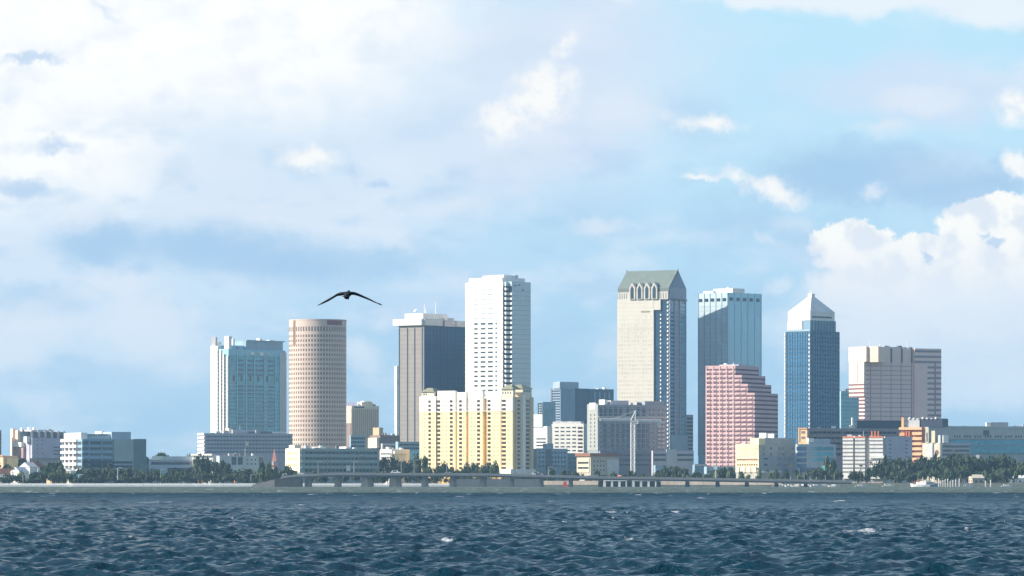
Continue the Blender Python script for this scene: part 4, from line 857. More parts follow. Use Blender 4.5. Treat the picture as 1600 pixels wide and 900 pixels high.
    farw = t.mrange(s3.outputs[1], 220, 650)
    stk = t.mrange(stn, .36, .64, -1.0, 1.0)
    body = t.vmath('SCALE', body, scale=t.math('MULTIPLY_ADD', t.math('MULTIPLY', stk, farw), .42, 1.0))  # light and dark of distant wave crests painted into the colour as streaks
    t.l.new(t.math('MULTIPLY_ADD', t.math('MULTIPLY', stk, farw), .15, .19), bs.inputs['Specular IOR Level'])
    fa = t.node('ShaderNodeAttribute'); fa.attribute_name = 'foam'
    mp = t.node('ShaderNodeMapping'); t.l.new(P, mp.inputs[0]); mp.inputs['Scale'].default_value = (1, .35, 1)
    fn = t.noise(mp.outputs[0], 3.2, 9, .78)
    fm = t.mrange(t.math('ADD', fa.outputs['Fac'], t.math('MULTIPLY', t.math('SUBTRACT', fn, .5), 3.0)), .50, 1.05)
    # tiny far-off whitecaps
    mp2 = t.node('ShaderNodeMapping'); t.l.new(P, mp2.inputs[0]); mp2.inputs['Scale'].default_value = (.24, .03, 1)
    far = t.math('MULTIPLY', t.mrange(t.noise(mp2.outputs[0], 1.0, 3, .6), .63, .71), t.mrange(s3.outputs[1], 500, 1200))
    fm = t.math('MAXIMUM', fm, far)
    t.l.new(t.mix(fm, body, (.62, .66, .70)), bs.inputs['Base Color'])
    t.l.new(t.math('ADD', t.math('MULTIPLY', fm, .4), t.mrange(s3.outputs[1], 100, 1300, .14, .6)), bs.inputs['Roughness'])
    bs.inputs['IOR'].default_value = 1.333; bs.inputs['Specular IOR Level'].default_value = .26
    b1 = t.node('ShaderNodeBump'); b1.inputs['Distance'].default_value = .30; b1.inputs['Strength'].default_value = 1.0
    rip = t.math('ADD', t.math('MULTIPLY', t.noise(P, 1.6, 6, .65), 1.0), t.math('MULTIPLY', t.noise(P, 5.0, 4, .6), .35))
    t.l.new(rip, b1.inputs['Height'])
    b2 = t.node('ShaderNodeBump'); b2.inputs['Distance'].default_value = 1.6; t.l.new(t.math('MULTIPLY', sunlit_mask, .8), b2.inputs['Strength'])
    t.l.new(t.noise(P, .35, 5, .6), b2.inputs['Height']); t.l.new(b1.outputs[0], b2.inputs['Normal']); t.l.new(b2.outputs[0], bs.inputs['Normal'])
    me.materials.append(m)
    o = obj('water', me); o['kind'] = 'structure'
make_water()
bed = obj('seabed', mesh_from('seabed', [(-6000, -400, -3.02), (6000, -400, -3.02), (6000, 3170, -3.02), (-6000, 3170, -3.02)], [(0, 1, 2, 3)], mat('mud', (.08, .08, .06), streak=False))); bed['kind'] = 'structure'

# ------------------------------------------------------------------ shore walls
def shorewall(name, label, pa, pb, Y, z0, z1, m, rail=None, cap=None):
    r = empty(name, (wx((pa + pb) / 2, Y), Y, 0)); tag(r, label, 'seawall')
    h = (pb - pa) / 2 * Y / F
    part('wall', boxes_vf([(-h, h, -.5, .5, z0, .25 if rail else z1)]), m, r)
    if rail: part('upper_wall', boxes_vf([(-h, h, -.55, .55, .25, z1 - .02)]), rail, r)
    if cap: part('coping', boxes_vf([(-h, h, -.65, .65, z1 - .02, z1 + .25)]), cap, r)
    if rail:
        bs = [(-h, h, -.15, .15, z1 + .95, z1 + 1.2)]; x = -h
        while x < h: bs.append((x, x + .95, -.12, .12, z1 + .24, z1 + .96)); x += 1.25
        part('balustrade', boxes_vf(bs), rail, r)
wallw = mat('seawall_white', (.90, .88, .84), .8, .08)
shorewall('seawall', 'long white seawall with balustrade from the left edge to the bridge ramp', -120, 400, 3149, -1, 1.2, mat('seawall_grey', (.48, .47, .45)), wallw, wallw)
shorewall('seawall', 'white seawall section with balustrade seen under the left half of the bridge', 468, 712, 3149, -1, 1.2, mat('seawall_grey', (.48, .47, .45)), wallw, wallw)
shorewall('seawall', 'rough dark seawall with reddish stones below the round tower, between the two white sections', 400.5, 467.5, 3149.2, -1, 2.2, dgrey)
sandw = mat('sandy_wall', (.80, .64, .50), .9, .25)
shorewall('seawall', 'dark low seawall below the yellow condominium, behind the bridge piers', 712.5, 843, 3149.1, -1, 5.4, mat('slate_wall', (.15, .17, .18)))
shorewall('seawall', 'sandy tan seawall left of the white boat docks, behind the bridge', 843.5, 940, 3149.3, 1.4, 4.2, sandw)
shorewall('seawall', 'sandy tan seawall right of the white boat docks, ending by the marina', 1030, 1222, 3149.2, 1.4, 4.4, sandw)
shorewall('revetment', 'grey green stone revetment at the waterline along the right half of the shore', 843.5, 1720, 3148.6, -1, 1.4, mat('algae_stone', (.22, .24, .20), .9, .3))
shorewall('quay_wall', 'olive grey quay wall along the marina at the right shore', 1222.5, 1700, 3149.6, 1.4, 2.6, mat('olive_wall', (.24, .25, .20), .9, .3))
for pa, pb, w in ((943, 981, 'left'), (988, 1027, 'right')):
    r = empty('boat_dock', (wx((pa + pb) / 2, 3138), 3138, 0)); tag(r, f'white framed boat dock with dark openings under the bridge, the {w} of the two', 'dock')
    h = (pb - pa) / 2 * 3138 / F
    part('beam', boxes_vf([(-h, h, -1.5, 3, 4.0, 5.2)]), white, r)
    for i in range(4): x = -h + .8 + i * (2 * h - 1.6) / 3; part('post', boxes_vf([(x - .8, x + .8, -1.2, 1.2, -1.5, 3.99)]), white, r)
    part('back_wall', boxes_vf([(-h, h, 5, 6, -1.5, 4.6)]), black, r)

# ------------------------------------------------------------------ bridge
YB = 3050; kb = YB / F
def bz_(px): return np.interp(px, [380, 455, 520, 760, 940, 1100, 1330], [2.2, 7.4, 8.8, 8.4, 6.4, 5.4, 3.6])
xs_ = list(range(440, 1331, 10))
br = empty('road_bridge', (wx(850, YB), YB, 0)); tag(br, 'long low concrete road bridge crossing in front of the skyline on wall piers', 'bridge')
ox = wx(850, YB)
def ribbon(y0, y1, dz0, dz1, pa=440, pb=1331, step=10):
    V, Fc = [], []
    P_ = list(np.arange(pa, pb, step))
    for p in P_:
        z = bz_(p); x = (p - 850) * kb
        V += [(x, y0, z + dz0), (x, y1, z + dz0), (x, y1, z + dz1), (x, y0, z + dz1)]
    for i in range(len(P_) - 1):
        k = 4 * i
        for j in range(4): Fc.append((k + j, k + 4 + j, k + 4 + (j + 1) % 4, k + (j + 1) % 4))
    n = 4 * (len(P_) - 1); Fc += [(0, 1, 2, 3), (n + 3, n + 2, n + 1, n)]
    return V, Fc
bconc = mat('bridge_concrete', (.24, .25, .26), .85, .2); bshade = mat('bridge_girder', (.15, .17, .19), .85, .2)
part('deck', ribbon(-7, 7, -.55, 0), bconc, br); 
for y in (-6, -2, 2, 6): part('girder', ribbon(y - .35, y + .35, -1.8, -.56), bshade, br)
part('barrier', ribbon(-7.3, -6.9, -.8, .85), mat('bridge_barrier', (.22, .23, .24), .85, .2), br); part('barrier', ribbon(6.9, 7.3, -.8, .85), bconc, br)
pierpx = [482, 528, 574, 618, 664, 708, 755, 800, 846, 892, 938, 983, 1029, 1074, 1121, 1167, 1213, 1259]
for i, p in enumerate(pierpx):
    z = bz_(p) - 1.8; x = (p - 850) * kb; wide = 2.6 if 570 < p < 630 else (1.5 if p < 760 else 1.0)
    m = Matrix.Rotation(-.55, 3, 'Z')
    V = []
    for zz, kx, ky in ((-3, 1.25, 1.0), (z, .7, 1.0)):
        for sx, sy in ((-1, -1), (1, -1), (1, 1), (-1, 1)): V.append(m @ Vector((sx * wide * kx, sy * wide * 1.5 * ky, 0)) + Vector((x, 0, zz)))
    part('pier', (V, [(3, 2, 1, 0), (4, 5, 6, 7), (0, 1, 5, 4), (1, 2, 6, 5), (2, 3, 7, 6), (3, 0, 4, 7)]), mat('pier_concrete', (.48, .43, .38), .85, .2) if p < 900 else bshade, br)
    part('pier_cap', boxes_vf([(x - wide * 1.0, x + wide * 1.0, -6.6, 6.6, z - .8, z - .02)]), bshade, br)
part('abutment', boxes_vf([((430 - 850) * kb, (472 - 850) * kb, -8, 8, -3, 5.6)]), mat('abutment_stone', (.07, .075, .08), .9, .25), br)
rmp = empty('approach_ramp', (wx(425, 3110), 3110, 0)); tag(rmp, 'dark approach ramp rising to the left end of the bridge', 'ramp')
kk = 3110 / F
part('embankment', ([(-30 * kk, -9, -3), (30 * kk, -45, -3), (30 * kk, -30, -3), (-30 * kk, 45, -3), (-30 * kk, -9, 1.4), (30 * kk, -45, 7.2), (30 * kk, -30, 7.2), (-30 * kk, 45, 1.4)], [(3, 2, 1, 0), (4, 5, 6, 7), (0, 1, 5, 4), (1, 2, 6, 5), (2, 3, 7, 6), (3, 0, 4, 7)]), mat('abutment_stone', (.2, .2, .19)), rmp)

def car(px, Y, z, label, m, L=4.6, van=False):
    r = empty('van' if van else 'car', (wx(px, Y), Y, z)); tag(r, label, 'van' if van else 'car', 'vehicles on the bridge')
    h = 2.2 if van else 1.45
    pr_ = [(-L / 2, .35), (L / 2, .35), (L / 2, .95), (L * .32, 1.0), (L * .16, h), (-L * .30, h), (-L * .46, 1.0), (-L / 2, .9)]
    V = [(x, -.9, zz) for x, zz in pr_] + [(x, .9, zz) for x, zz in pr_]; n = len(pr_)
    part('body', (V, [tuple(range(n)), tuple(range(2 * n - 1, n - 1, -1))] + [(i, i + n, (i + 1) % n + n, (i + 1) % n) for i in range(n)]), m, r)
    part('side_window', boxes_vf([(-L * .28, L * .12, -.93, -.88, 1.02, h - .15)]), dg, r)
    for sx in (-.31, .31): 
        for sy in (-.85, .85): part('wheel', tube_vf([(L * sx, sy - .1, .33), (L * sx, sy + .1, .33)], .33, 12), black, r)
cwhite = mat('white_car_paint', (.85, .85, .85), .3, .02, .5); cred = mat('red_car_paint', (.6, .05, .04), .3, .02, .5); cgrey = mat('grey_car_paint', (.3, .31, .33), .3, .02, .5)
for px, m, lab, v in ((618, cwhite, 'white van on the bridge left of the yellow condominium', True), (838, cwhite, 'larger white van on the bridge below the right end of the yellow condominium', True), (842.5, cwhite, 'white car just right of the larger white van on the bridge', False), (470, cwhite, 'white car near the left end of the bridge', False), (700, cgrey, 'grey car on the bridge in front of the yellow condominium trees', False), (930, cgrey, 'grey car on the bridge left of the crane', False)):
    car(px, YB - 3.5, float(bz_(px)) + .02 + (.5 if v else .4), lab, m, 6.5 if v else 4.6, v)
r = empty('work_float', (wx(883, 3120), 3120, 0)); tag(r, 'small red work float with box cabin under the bridge right of the yellow condominium', 'work boat')
part('hull', boxes_vf([(-1.8, 1.8, -1.2, 1.2, -.4, 1.8)]), mat('signal_red', (.60, .10, .07)), r); part('cabin', boxes_vf([(-1.1, 1.0, -1, 1, 1.81, 3.7)]), mat('signal_red', (.8, .1, .06)), r); part('cap', boxes_vf([(-.8, .7, -.8, .8, 3.71, 4.0)]), mat('pink_cap', (.8, .35, .3)), r)

# ------------------------------------------------------------------ street lamps
def lamp(px, Y, z, hh, label, m=steel, rr=.28):
    r = empty('street_lamp', (wx(px, Y), Y, z)); tag(r, label, 'street lamp', 'street lamps along the shore and bridge')
    part('pole', tube_vf([(0, 0, 0), (0, 0, hh)], [rr, rr * .6], 8), m, r); part('arm', tube_vf([(0, 0, hh - .1), (.8, 0, hh + .3), (2.2, 0, hh + .2)], .14, 6), m, r); part('lamp_head', boxes_vf([(1.7, 3.0, -.3, .3, hh, hh + .3)]), m, r)
lampgreen = mat('green_pole', (.25, .42, .2)); lampgrey = mat('grey_pole', (.4, .42, .44))
for px, yt, m, lab in ((36, 741, lampgrey, 'grey lamp post on the left shore near the small white houses'), (45, 736, lampgreen, 'green pole on the left shore between the small white houses'), (123, 742, steel, 'pale lamp post beside the teal roofed kiosk'), (184, 731.5, steel, 'tall white lamp post in front of the banded office building'), (251, 734, lampgreen, 'greenish pole in front of the low flat pale blue building'), (287, 746, steel, 'short white lamp post left of the orange markers'), (442, 741, steel, 'white lamp post just left of the low office building'), (392, 742, lampgrey, 'grey lamp post in front of the pale clinic wing')):
    lamp(px, 3160, GZ, wz(yt, 3160) - GZ, lab, m)
for i, (px, yt) in enumerate(((497, 722), (553, 722), (627, 720), (647, 719), (698, 722), (857, 730), (908, 733), (1022, 734), (1119, 724))):
    nth = ('first', 'second', 'third', 'fourth', 'fifth', 'sixth', 'seventh', 'eighth', 'last')[i]
    lamp(px, YB + 6, float(bz_(px)), wz(yt, YB) - bz_(px), f'{nth} lamp post from the left standing on the bridge', lampgrey, .2)
for px, lab in ((310, 'left of two small orange and white markers on the seawall'), (316.5, 'right of two small orange and white markers on the seawall'), (367, 'small orange marker on the seawall below the long hospital')):
    r = empty('marker_post', (wx(px, 3156), 3156, GZ)); tag(r, lab, 'marker'); 
    part('base', tube_vf([(0, 0, 0), (0, 0, 1.5)], .8, 8), mat('marker_white', (.8, .78, .7)), r); part('top', tube_vf([(0, 0, 1.51), (0, 0, 3.2)], [.7, .4], 8), mat('marker_orange', (.85, .35, .12)), r)
r = empty('beacon_sign', (wx(1118, 3110), 3110, 0)); tag(r, 'pale blue square sign on a pole by the bridge, below the pink stepped tower', 'sign'); part('pole', tube_vf([(0, 0, -2), (0, 0, 13)], .3, 8), lampgrey, r); part('panel', boxes_vf([(-1.4, 1.4, -.42, -.3, 12, 14.6)]), mat('pale_blue_sign', (.5, .75, .82)), r)
r = empty('banner_sign', (wx(1287, 3200), 3200, GZ)); tag(r, 'small bright turquoise banner sign among the trees by the glass pavilion', 'sign'); part('pole', tube_vf([(0, 0, 0), (0, 0, 14)], .25, 8), lampgrey, r); part('panel', boxes_vf([(-.9, .9, -.42, -.3, 9.5, 14)]), mat('turquoise_sign', (.25, .75, .68)), r)
r = empty('billboard', (wx(1527.5, 3300), 3300, GZ)); tag(r, 'small bright white sign board above the trees in front of the teal glazed building', 'sign'); part('post', tube_vf([(0, 0, 0), (0, 0, 19)], .35, 8), lampgrey, r); part('panel', boxes_vf([(-1.3, 1.3, -.5, -.38, 19.0, 22.2)]), white, r)

# ------------------------------------------------------------------ tower crane
YK = 3440; kc = YK / F
cr = empty('tower_crane', (wx(989, YK), YK, GZ)); tag(cr, 'white lattice tower crane in front of the grey condominium', 'crane')
def lattice(p0, p1, w, n, r_=.16):
    p0, p1 = Vector(p0), Vector(p1); d = (p1 - p0).normalized(); a = d.cross(Vector((0, 1, 0))).normalized() if abs(d.y) < .9 else Vector((1, 0, 0)); b_ = d.cross(a)
    cs = [a * sx * w / 2 + b_ * sy * w / 2 for sx, sy in ((-1, -1), (1, -1), (1, 1), (-1, 1))]
    vf = [tube_vf([p0 + c, p1 + c], r_ * 1.4, 4) for c in cs]
    for i in range(n):
        q0, q1 = p0.lerp(p1, i / n), p0.lerp(p1, (i + 1) / n)
        for j in range(4): vf.append(tube_vf([q0 + cs[j], q1 + cs[(j + 1) % 4]], r_, 4)); vf.append(tube_vf([q1 + cs[j], q1 + cs[(j + 1) % 4]], r_, 4))
    return join(*vf)
hm = wz(660, YK) - GZ
part('mast', lattice((0, 0, 0), (0, 0, hm), 2.9, 14, .26), steel, cr)
part('slewing_unit', boxes_vf([(-2, 2, -2, 2, hm + .02, hm + 1.6)]), lgrey, cr); part('cab', boxes_vf([(2.05, 4, -1.8, .2, hm - 1.2, hm + 1.2)]), white, cr)
apx = (2.2, 0, wz(641, YK) - GZ)
part('tower_head', join(tube_vf([(-1.6, -1, hm + 1.6), apx], .3, 5), tube_vf([(1.6, -1, hm + 1.6), apx], .3, 5), tube_vf([(-1.6, 1, hm + 1.6), apx], .3, 5), tube_vf([(1.6, 1, hm + 1.6), apx], .3, 5)), steel, cr)
jl, jr = -(989 - 937) * kc, (1034 - 989) * kc
part('jib', lattice((-1.9, -6, hm + 2), (jl, -14, hm + 2), 1.3, 14, .15), steel, cr); part('counter_jib', lattice((1.9, 3, hm + 1.6), (jr, 8, hm + 1.2), 1.5, 10, .17), steel, cr)
part('counterweight', boxes_vf([(jr - 3, jr - .2, 6.5, 9, hm - 2.2, hm + 2.6)]), lgrey, cr)
part('tie_rod', tube_vf([apx, (jl * .6, -10, hm + 2.6)], .09, 4), steel, cr); part('tie_rod', tube_vf([apx, (jr * .85, 7, hm + 2)], .09, 4), steel, cr)

# ------------------------------------------------------------------ trees
def leafmat(key, c1, c2):
    m = bpy.data.materials.new(key); m.use_nodes = True; t = NT(m.node_tree); bs = t.n['Principled BSDF']
    g_ = t.node('ShaderNodeNewGeometry'); oi = t.node('ShaderNodeObjectInfo')
    k = t.math('MULTIPLY_ADD', g_.outputs['Random Per Island'], .65, t.math('MULTIPLY', oi.outputs['Random'], .35))
    t.l.new(t.mix(k, c1, c2), bs.inputs['Base Color']); bs.inputs['Roughness'].default_value = .7; bs.inputs['Specular IOR Level'].default_value = .25
    return m
LM = {'dark': leafmat('dark_foliage', (.016, .034, .018), (.045, .07, .034)), 'mid': leafmat('mid_foliage', (.028, .055, .024), (.07, .10, .042)), 'olive': leafmat('olive_foliage', (.08, .12, .04), (.16, .18, .07)), 'palm': leafmat('palm_foliage', (.05, .08, .03), (.11, .13, .06))}
bark = mat('bark', (.16, .13, .10), .9, .2, .1)
def crown_mesh(kind, seed, n=420):
    r = np.random.default_rng(seed)
    nl = {'broad': 8, 'round': 5, 'tall': 6}[kind]; lobes = []
    for i in range(nl):
        if kind == 'broad': c = (r.uniform(-.75, .75), r.uniform(-.6, .6), r.uniform(.35, .8)); s_ = r.uniform(.28, .48)
        elif kind == 'round': c = (r.uniform(-.35, .35), r.uniform(-.35, .35), r.uniform(.4, .75)); s_ = r.uniform(.35, .5)
        else: c = (r.uniform(-.3, .3), r.uniform(-.3, .3), .25 + .62 * i / nl); s_ = r.uniform(.25, .42) * (1.1 - .4 * i / nl)
        lobes.append((np.array(c), s_))
    V, Fc = [], []
    for j in range(n):
        c, s_ = lobes[r.integers(nl)]
        d = r.normal(size=3); d /= np.linalg.norm(d); rad = s_ * (r.uniform(.45, 1.12)); p = c + d * rad * np.array([1, 1, .62])
        if p[2] < .12: continue
        w = r.uniform(.05, .11); nrm = d + r.normal(0, .5, 3); nrm /= np.linalg.norm(nrm)
        a = np.cross(nrm, (0.3, .2, 1)); a /= np.linalg.norm(a); b_ = np.cross(nrm, a); k = len(V)
        for ua, ub in ((-1, -.6), (.2, -1), (1, .1), (.3, 1), (-.8, .7)): V.append(p + a * w * ua * r.uniform(.8, 1.2) + b_ * w * ub * r.uniform(.7, 1.1) + nrm * w * .25 * r.uniform(-1, 1))
        Fc.append((k, k + 1, k + 2, k + 3, k + 4))
    return V, Fc
def trunk_vf(): return join(tube_vf([(0, 0, 0), (.02, 0, .35), (-.02, .01, .62)], [.055, .04, .025], 7), tube_vf([(.02, 0, .33), (.3, .1, .6)], [.028, .012], 5), tube_vf([(.0, 0, .38), (-.3, -.08, .64)], [.026, .012], 5), tube_vf([(0, 0, .45), (.05, -.25, .7)], [.02, .01], 5))
CR = {}
for kd in ('broad', 'round', 'tall'):
    for s_ in range(4):
        for mk in ('dark', 'mid', 'olive'):
            v, f = crown_mesh(kd, s_ * 7 + len(kd)); CR[(kd, s_, mk)] = mesh_from('crown', v, f, LM[mk])
TR = mesh_from('trunk', *trunk_vf(), bark)
def palm_vf(seed):
    r = np.random.default_rng(seed); V, Fc = [], []
    for i in range(22):
        a = r.uniform(0, 6.28); e0 = r.uniform(-.2, 1.0); L = r.uniform(.8, 1.1)
        p = np.zeros(3); prev = None; el_ = e0
        for s_ in range(6):
            d = np.array([math.cos(a) * math.cos(el_), math.sin(a) * math.cos(el_), math.sin(el_)]); w = .13 * (1 - s_ / 6.5) + .02
            sd_ = np.array([-math.sin(a), math.cos(a), -.0]) * w; k = len(V); V += [p - sd_ + (0, 0, -.05), p, p + sd_ + (0, 0, -.05)]
            if prev is not None: Fc += [(prev, prev + 1, k + 1, k), (prev + 1, prev + 2, k + 2, k + 1)]
            prev = k; p = p + d * L / 5; el_ -= .38
    return V, Fc
PC = [mesh_from('crown', *palm_vf(i), LM['palm']) for i in range(3)]
PT = mesh_from('trunk', *tube_vf([(0, 0, 0), (.02, 0, .5), (0, 0, 1)], [.032, .024, .02], 7), bark)
TREES = []
def tree(px, top, Y, wpx, kind, mk): TREES.append((px, top, Y, wpx, kind, mk))
rt_ = random.Random(3)
def belt(pa, pb, n, t0, t1, Y0, Y1, wmin, wmax, mks=('dark', 'mid'), kinds=('broad', 'round')):
    for i in range(n):
        px = pa + (pb - pa) * (i + .5 + rt_.uniform(-.35, .35)) / n
        tree(px, rt_.uniform(t0, t1), rt_.uniform(Y0, Y1), rt_.uniform(wmin, wmax), rt_.choice(kinds), rt_.choice(mks))
belt(-12, 100, 8, 716, 730, 3290, 3400, 18, 26); belt(-8, 100, 9, 737, 746, 3166, 3200, 12, 20, ('mid', 'olive', 'dark')); belt(64, 100, 4, 722, 733, 3210, 3280, 12, 16, ('olive', 'mid'), ('tall', 'round'))
belt(100, 232, 10, 733, 748, 3166, 3215, 12, 22, ('mid', 'dark', 'dark')); belt(140, 230, 6, 725, 736, 3230, 3330, 14, 22, ('dark', 'mid'))
belt(-10, 398, 24, 739, 748, 3157, 3164, 16, 24, ('dark', 'mid', 'dark'), ('broad',)); belt(-10, 300, 12, 730, 739, 3240, 3290, 18, 28, ('dark',), ('broad',)); belt(226, 312, 6, 706.5, 711, 3700, 3800, 22, 32); belt(232, 312, 7, 736, 747, 3166, 3230, 14, 22); belt(306, 352, 4, 711, 724, 3290, 3330, 22, 30, ('dark',)); belt(305, 384, 6, 728, 744, 3166, 3230, 18, 26, ('dark', 'mid'))
belt(350, 452, 8, 727, 741, 3166, 3260, 18, 26, ('dark', 'mid')); belt(405, 450, 4, 716, 730, 3270, 3310, 14, 20, ('dark', 'mid'), ('tall', 'round')); belt(458, 500, 3, 732, 738, 3200, 3260, 12, 16)
belt(500, 600, 6, 737, 742, 3180, 3230, 14, 20); belt(585, 662, 8, 711, 722, 3350, 3420, 16, 24); belt(590, 662, 5, 727, 736, 3180, 3260, 16, 24)
belt(664, 778, 12, 722, 731, 3200, 3330, 12, 20, ('mid', 'mid', 'dark'), ('round', 'broad')); belt(832, 905, 6, 730, 741, 3200, 3330, 12, 20); belt(900, 1045, 11, 734, 745, 3200, 3300, 10, 18, ('dark', 'mid'))
belt(1038, 1152, 10, 727, 742, 3200, 3330, 14, 24, ('dark', 'mid', 'dark')); belt(1060, 1150, 4, 732, 740, 3170, 3190, 8, 12, ('olive',), ('tall', 'round')); belt(1150, 1250, 7, 731, 741, 3180, 3260, 7, 12, ('mid', 'olive', 'dark'), ('round',)); belt(1250, 1316, 6, 727, 741, 3170, 3260, 14, 22)
belt(664, 845, 13, 743, 748, 3155, 3160, 12, 17, ('dark', 'mid'), ('broad',)); belt(1282, 1308, 3, 712, 726, 3200, 3260, 14, 20, ('mid', 'olive'), ('tall',)); belt(1328, 1384, 5, 722, 738, 3170, 3250, 12, 18); belt(1380, 1470, 8, 714, 724, 3230, 3340, 24, 36, ('dark',), ('broad',)); belt(1384, 1500, 7, 730, 743, 3168, 3230, 18, 26, ('dark', 'mid'))
belt(1470, 1572, 9, 706, 722, 3230, 3340, 26, 40, ('dark', 'dark', 'mid'), ('broad',)); belt(1500, 1610, 8, 726, 741, 3175, 3230, 18, 28, ('dark', 'mid')); belt(1572, 1615, 4, 708, 722, 3240, 3330, 22, 32, ('dark', 'mid'), ('broad',))
for px, t in ((130, 725), (172, 719), (212, 730), (268, 731), (1070, 729), (1236, 722), (1212, 729), (1184, 728), (1198, 731), (1345, 722), (20, 728), (1476, 724), (1360, 716)): tree(px, t, 3190, 11, 'palm', 'palm')
for i, px in enumerate(range(850, 1290, 22)): tree(px + (i * 7 % 9), 743.5 + (i % 3), 3165, 12, 'round', 'mid')
ANCH = [(97, 'by the far left lavender building'), (229, 'before the banded office building'), (309, 'near the low flat pale blue building'), (400, 'before the long hospital, left half'), (458, 'left of the low office building'), (592, 'under the round tower'), (659, 'left of the yellow condominium'), (830, 'before the yellow condominium'), (918, 'before the low blue-grey block'), (1042, 'about the foot of the crane'), (1102, 'below the glass office tower'), (1150, 'below the pink stepped tower'), (1247, 'before the butter yellow building'), (1313, 'before the glass pavilion'), (1382, 'before the striped white block'), (1470, 'below the orange building'), (1530, 'before the teal glazed building'), (9999, 'at the right edge of the shore')]
ORD = ['first', 'second', 'third', 'fourth', 'fifth', 'sixth', 'seventh', 'eighth', 'ninth', 'tenth', 'eleventh', 'twelfth', 'thirteenth', 'fourteenth', 'fifteenth', 'sixteenth', 'seventeenth', 'eighteenth', 'nineteenth', 'twentieth']
LOOK = {'broad': 'spreading', 'round': 'rounded', 'tall': 'upright'}; TONE = {'dark': 'dark green', 'mid': 'green', 'olive': 'light olive'}
cnt = {}; TREES.sort()
for t in TREES:
    an = next(a for lim, a in ANCH if t[0] < lim); key = (an, t[4], t[5]); cnt.setdefault(key, []).append(t)
for (an, kd, mk), L in cnt.items():
    for i, (px, top, Y, wpx, _, _) in enumerate(L):
        h = wz(top, Y) - GZ; w = wpx * Y / F / 2
        what = 'palm' if kd == 'palm' else f'{LOOK[kd]} {TONE[mk]} tree'
        lab = (f'{ORD[i]} {what} from the left {an}' if len(L) > 1 else f'the only {what} {an}')
        tr = empty('palm_tree' if kd == 'palm' else 'tree', (wx(px, Y), Y, GZ), rt_.uniform(0, 6.28)); tag(tr, lab, 'tree', 'palm trees on the shore' if kd == 'palm' else 'trees along the shore')
        if kd == 'palm':
            o = obj('trunk', PT, tr); o.scale = (9, 9, h * .86); o = obj('crown', PC[i % 3], tr, (0, 0, h * .86)); o.scale = (w, w, w * .75)
        else:
            hh = h / .95; o = obj('trunk', TR, tr); o.scale = (w, w, hh)
            o = obj('crown', CR[(kd, int(px) % 4, mk)], tr); o.scale = (w * 1.05 / (.95 if kd == 'broad' else .62), w / .8, hh)

# ------------------------------------------------------------------ marina
def sailboat(px, Y, L, hm_, label, m=white):
    r = empty('sailboat', (wx(px, Y), Y, 0), rt_.uniform(-.5, .5)); tag(r, label, 'boat', 'boats moored at the marina')
    pr_ = [(-L / 2, 0), (-L * .42, -L * .13), (L * .1, -L * .15), (L / 2, 0), (L * .1, L * .15), (-L * .42, L * .13)]
    V = [(x * .86, y * .7, -.4) for x, y in pr_] + [(x, y, 1.0) for x, y in pr_]; n = 6
    part('hull', (V, [tuple(range(n - 1, -1, -1)), tuple(range(n, 2 * n))] + [(i, (i + 1) % n, n + (i + 1) % n, n + i) for i in range(n)]), m, r)
    part('cabin', boxes_vf([(-L * .2, L * .12, -L * .08, L * .08, 1.01, 1.7)]), m, r)
    part('mast', tube_vf([(0.2, 0, 1.7), (.2, 0, hm_)], .09, 6), steel, r); part('boom', tube_vf([(.2, 0, 2.6), (-L * .42, 0, 2.7)], .16, 6), mat('sail_cover', (.2, .3, .45)), r)
for i, px in enumerate((1226, 1235, 1246, 1256, 1266, 1275, 1289, 1303)): sailboat(px, 3125 - (i % 3) * 6, 8 + i % 3, 6 + (i * 5 % 4), f'{ORD[i]} small moored sailing boat from the left at the marina before the glass pavilion', white if i % 2 else mat('boat_cream', (.7, .66, .6)))
def motorboat(px, Y, L, label, hullm=white, fly=False, rz=0):
    r = empty('motorboat', (wx(px, Y), Y, 0), rz); tag(r, label, 'boat')
    st_ = [(-L / 2, .16, 1.0), (-L * .2, .17, 1.05), (L * .15, .155, 1.2), (L * .38, .09, 1.5), (L / 2, .01, 1.75)]
    V, Fc = [], []
    for x, w_, z in st_: zz = z * L / 10; V += [(x, -w_ * L, zz), (x * .94, -w_ * L * .7, -.4), (x * .94, w_ * L * .7, -.4), (x, w_ * L, zz)]
    for i in range(len(st_) - 1):
        k = 4 * i
        for j in range(4): Fc.append((k + j, k + (j + 1) % 4, k + 4 + (j + 1) % 4, k + 4 + j))
    Fc += [(0, 1, 2, 3), (19, 18, 17, 16)]
    part('hull', (V, Fc), hullm, r); z = L * .12
    c = part('cabin', prism_vf([(-L * .3, -L * .1), (L * .12, -L * .1), (L * .2, 0), (L * .12, L * .1), (-L * .3, L * .1)], z - .3, z + L * .11), white, r)
    part('cabin_window', boxes_vf([(-L * .26, L * .1, -L * .103, -L * .09, z + L * .03, z + L * .08)]), dg, r)
    if fly: part('flybridge', boxes_vf([(-L * .25, L * .02, -L * .08, L * .08, z + L * .111, z + L * .17)]), white, r); part('canopy', boxes_vf([(-L * .22, -.02 * L, -L * .08, L * .08, z + L * .24, z + L * .25)]), white, r); part('radar_mast', tube_vf([(-L * .1, 0, z + L * .17), (-L * .12, 0, z + L * .36)], .15, 5), steel, r)
motorboat(1213.5, 3090, 6, 'small white open motorboat in the water left of the marina'); motorboat(1438, 3125, 14, 'white cabin cruiser with raked bow on the right shore, left of the blue-grey yacht', white, True, math.pi - .2)
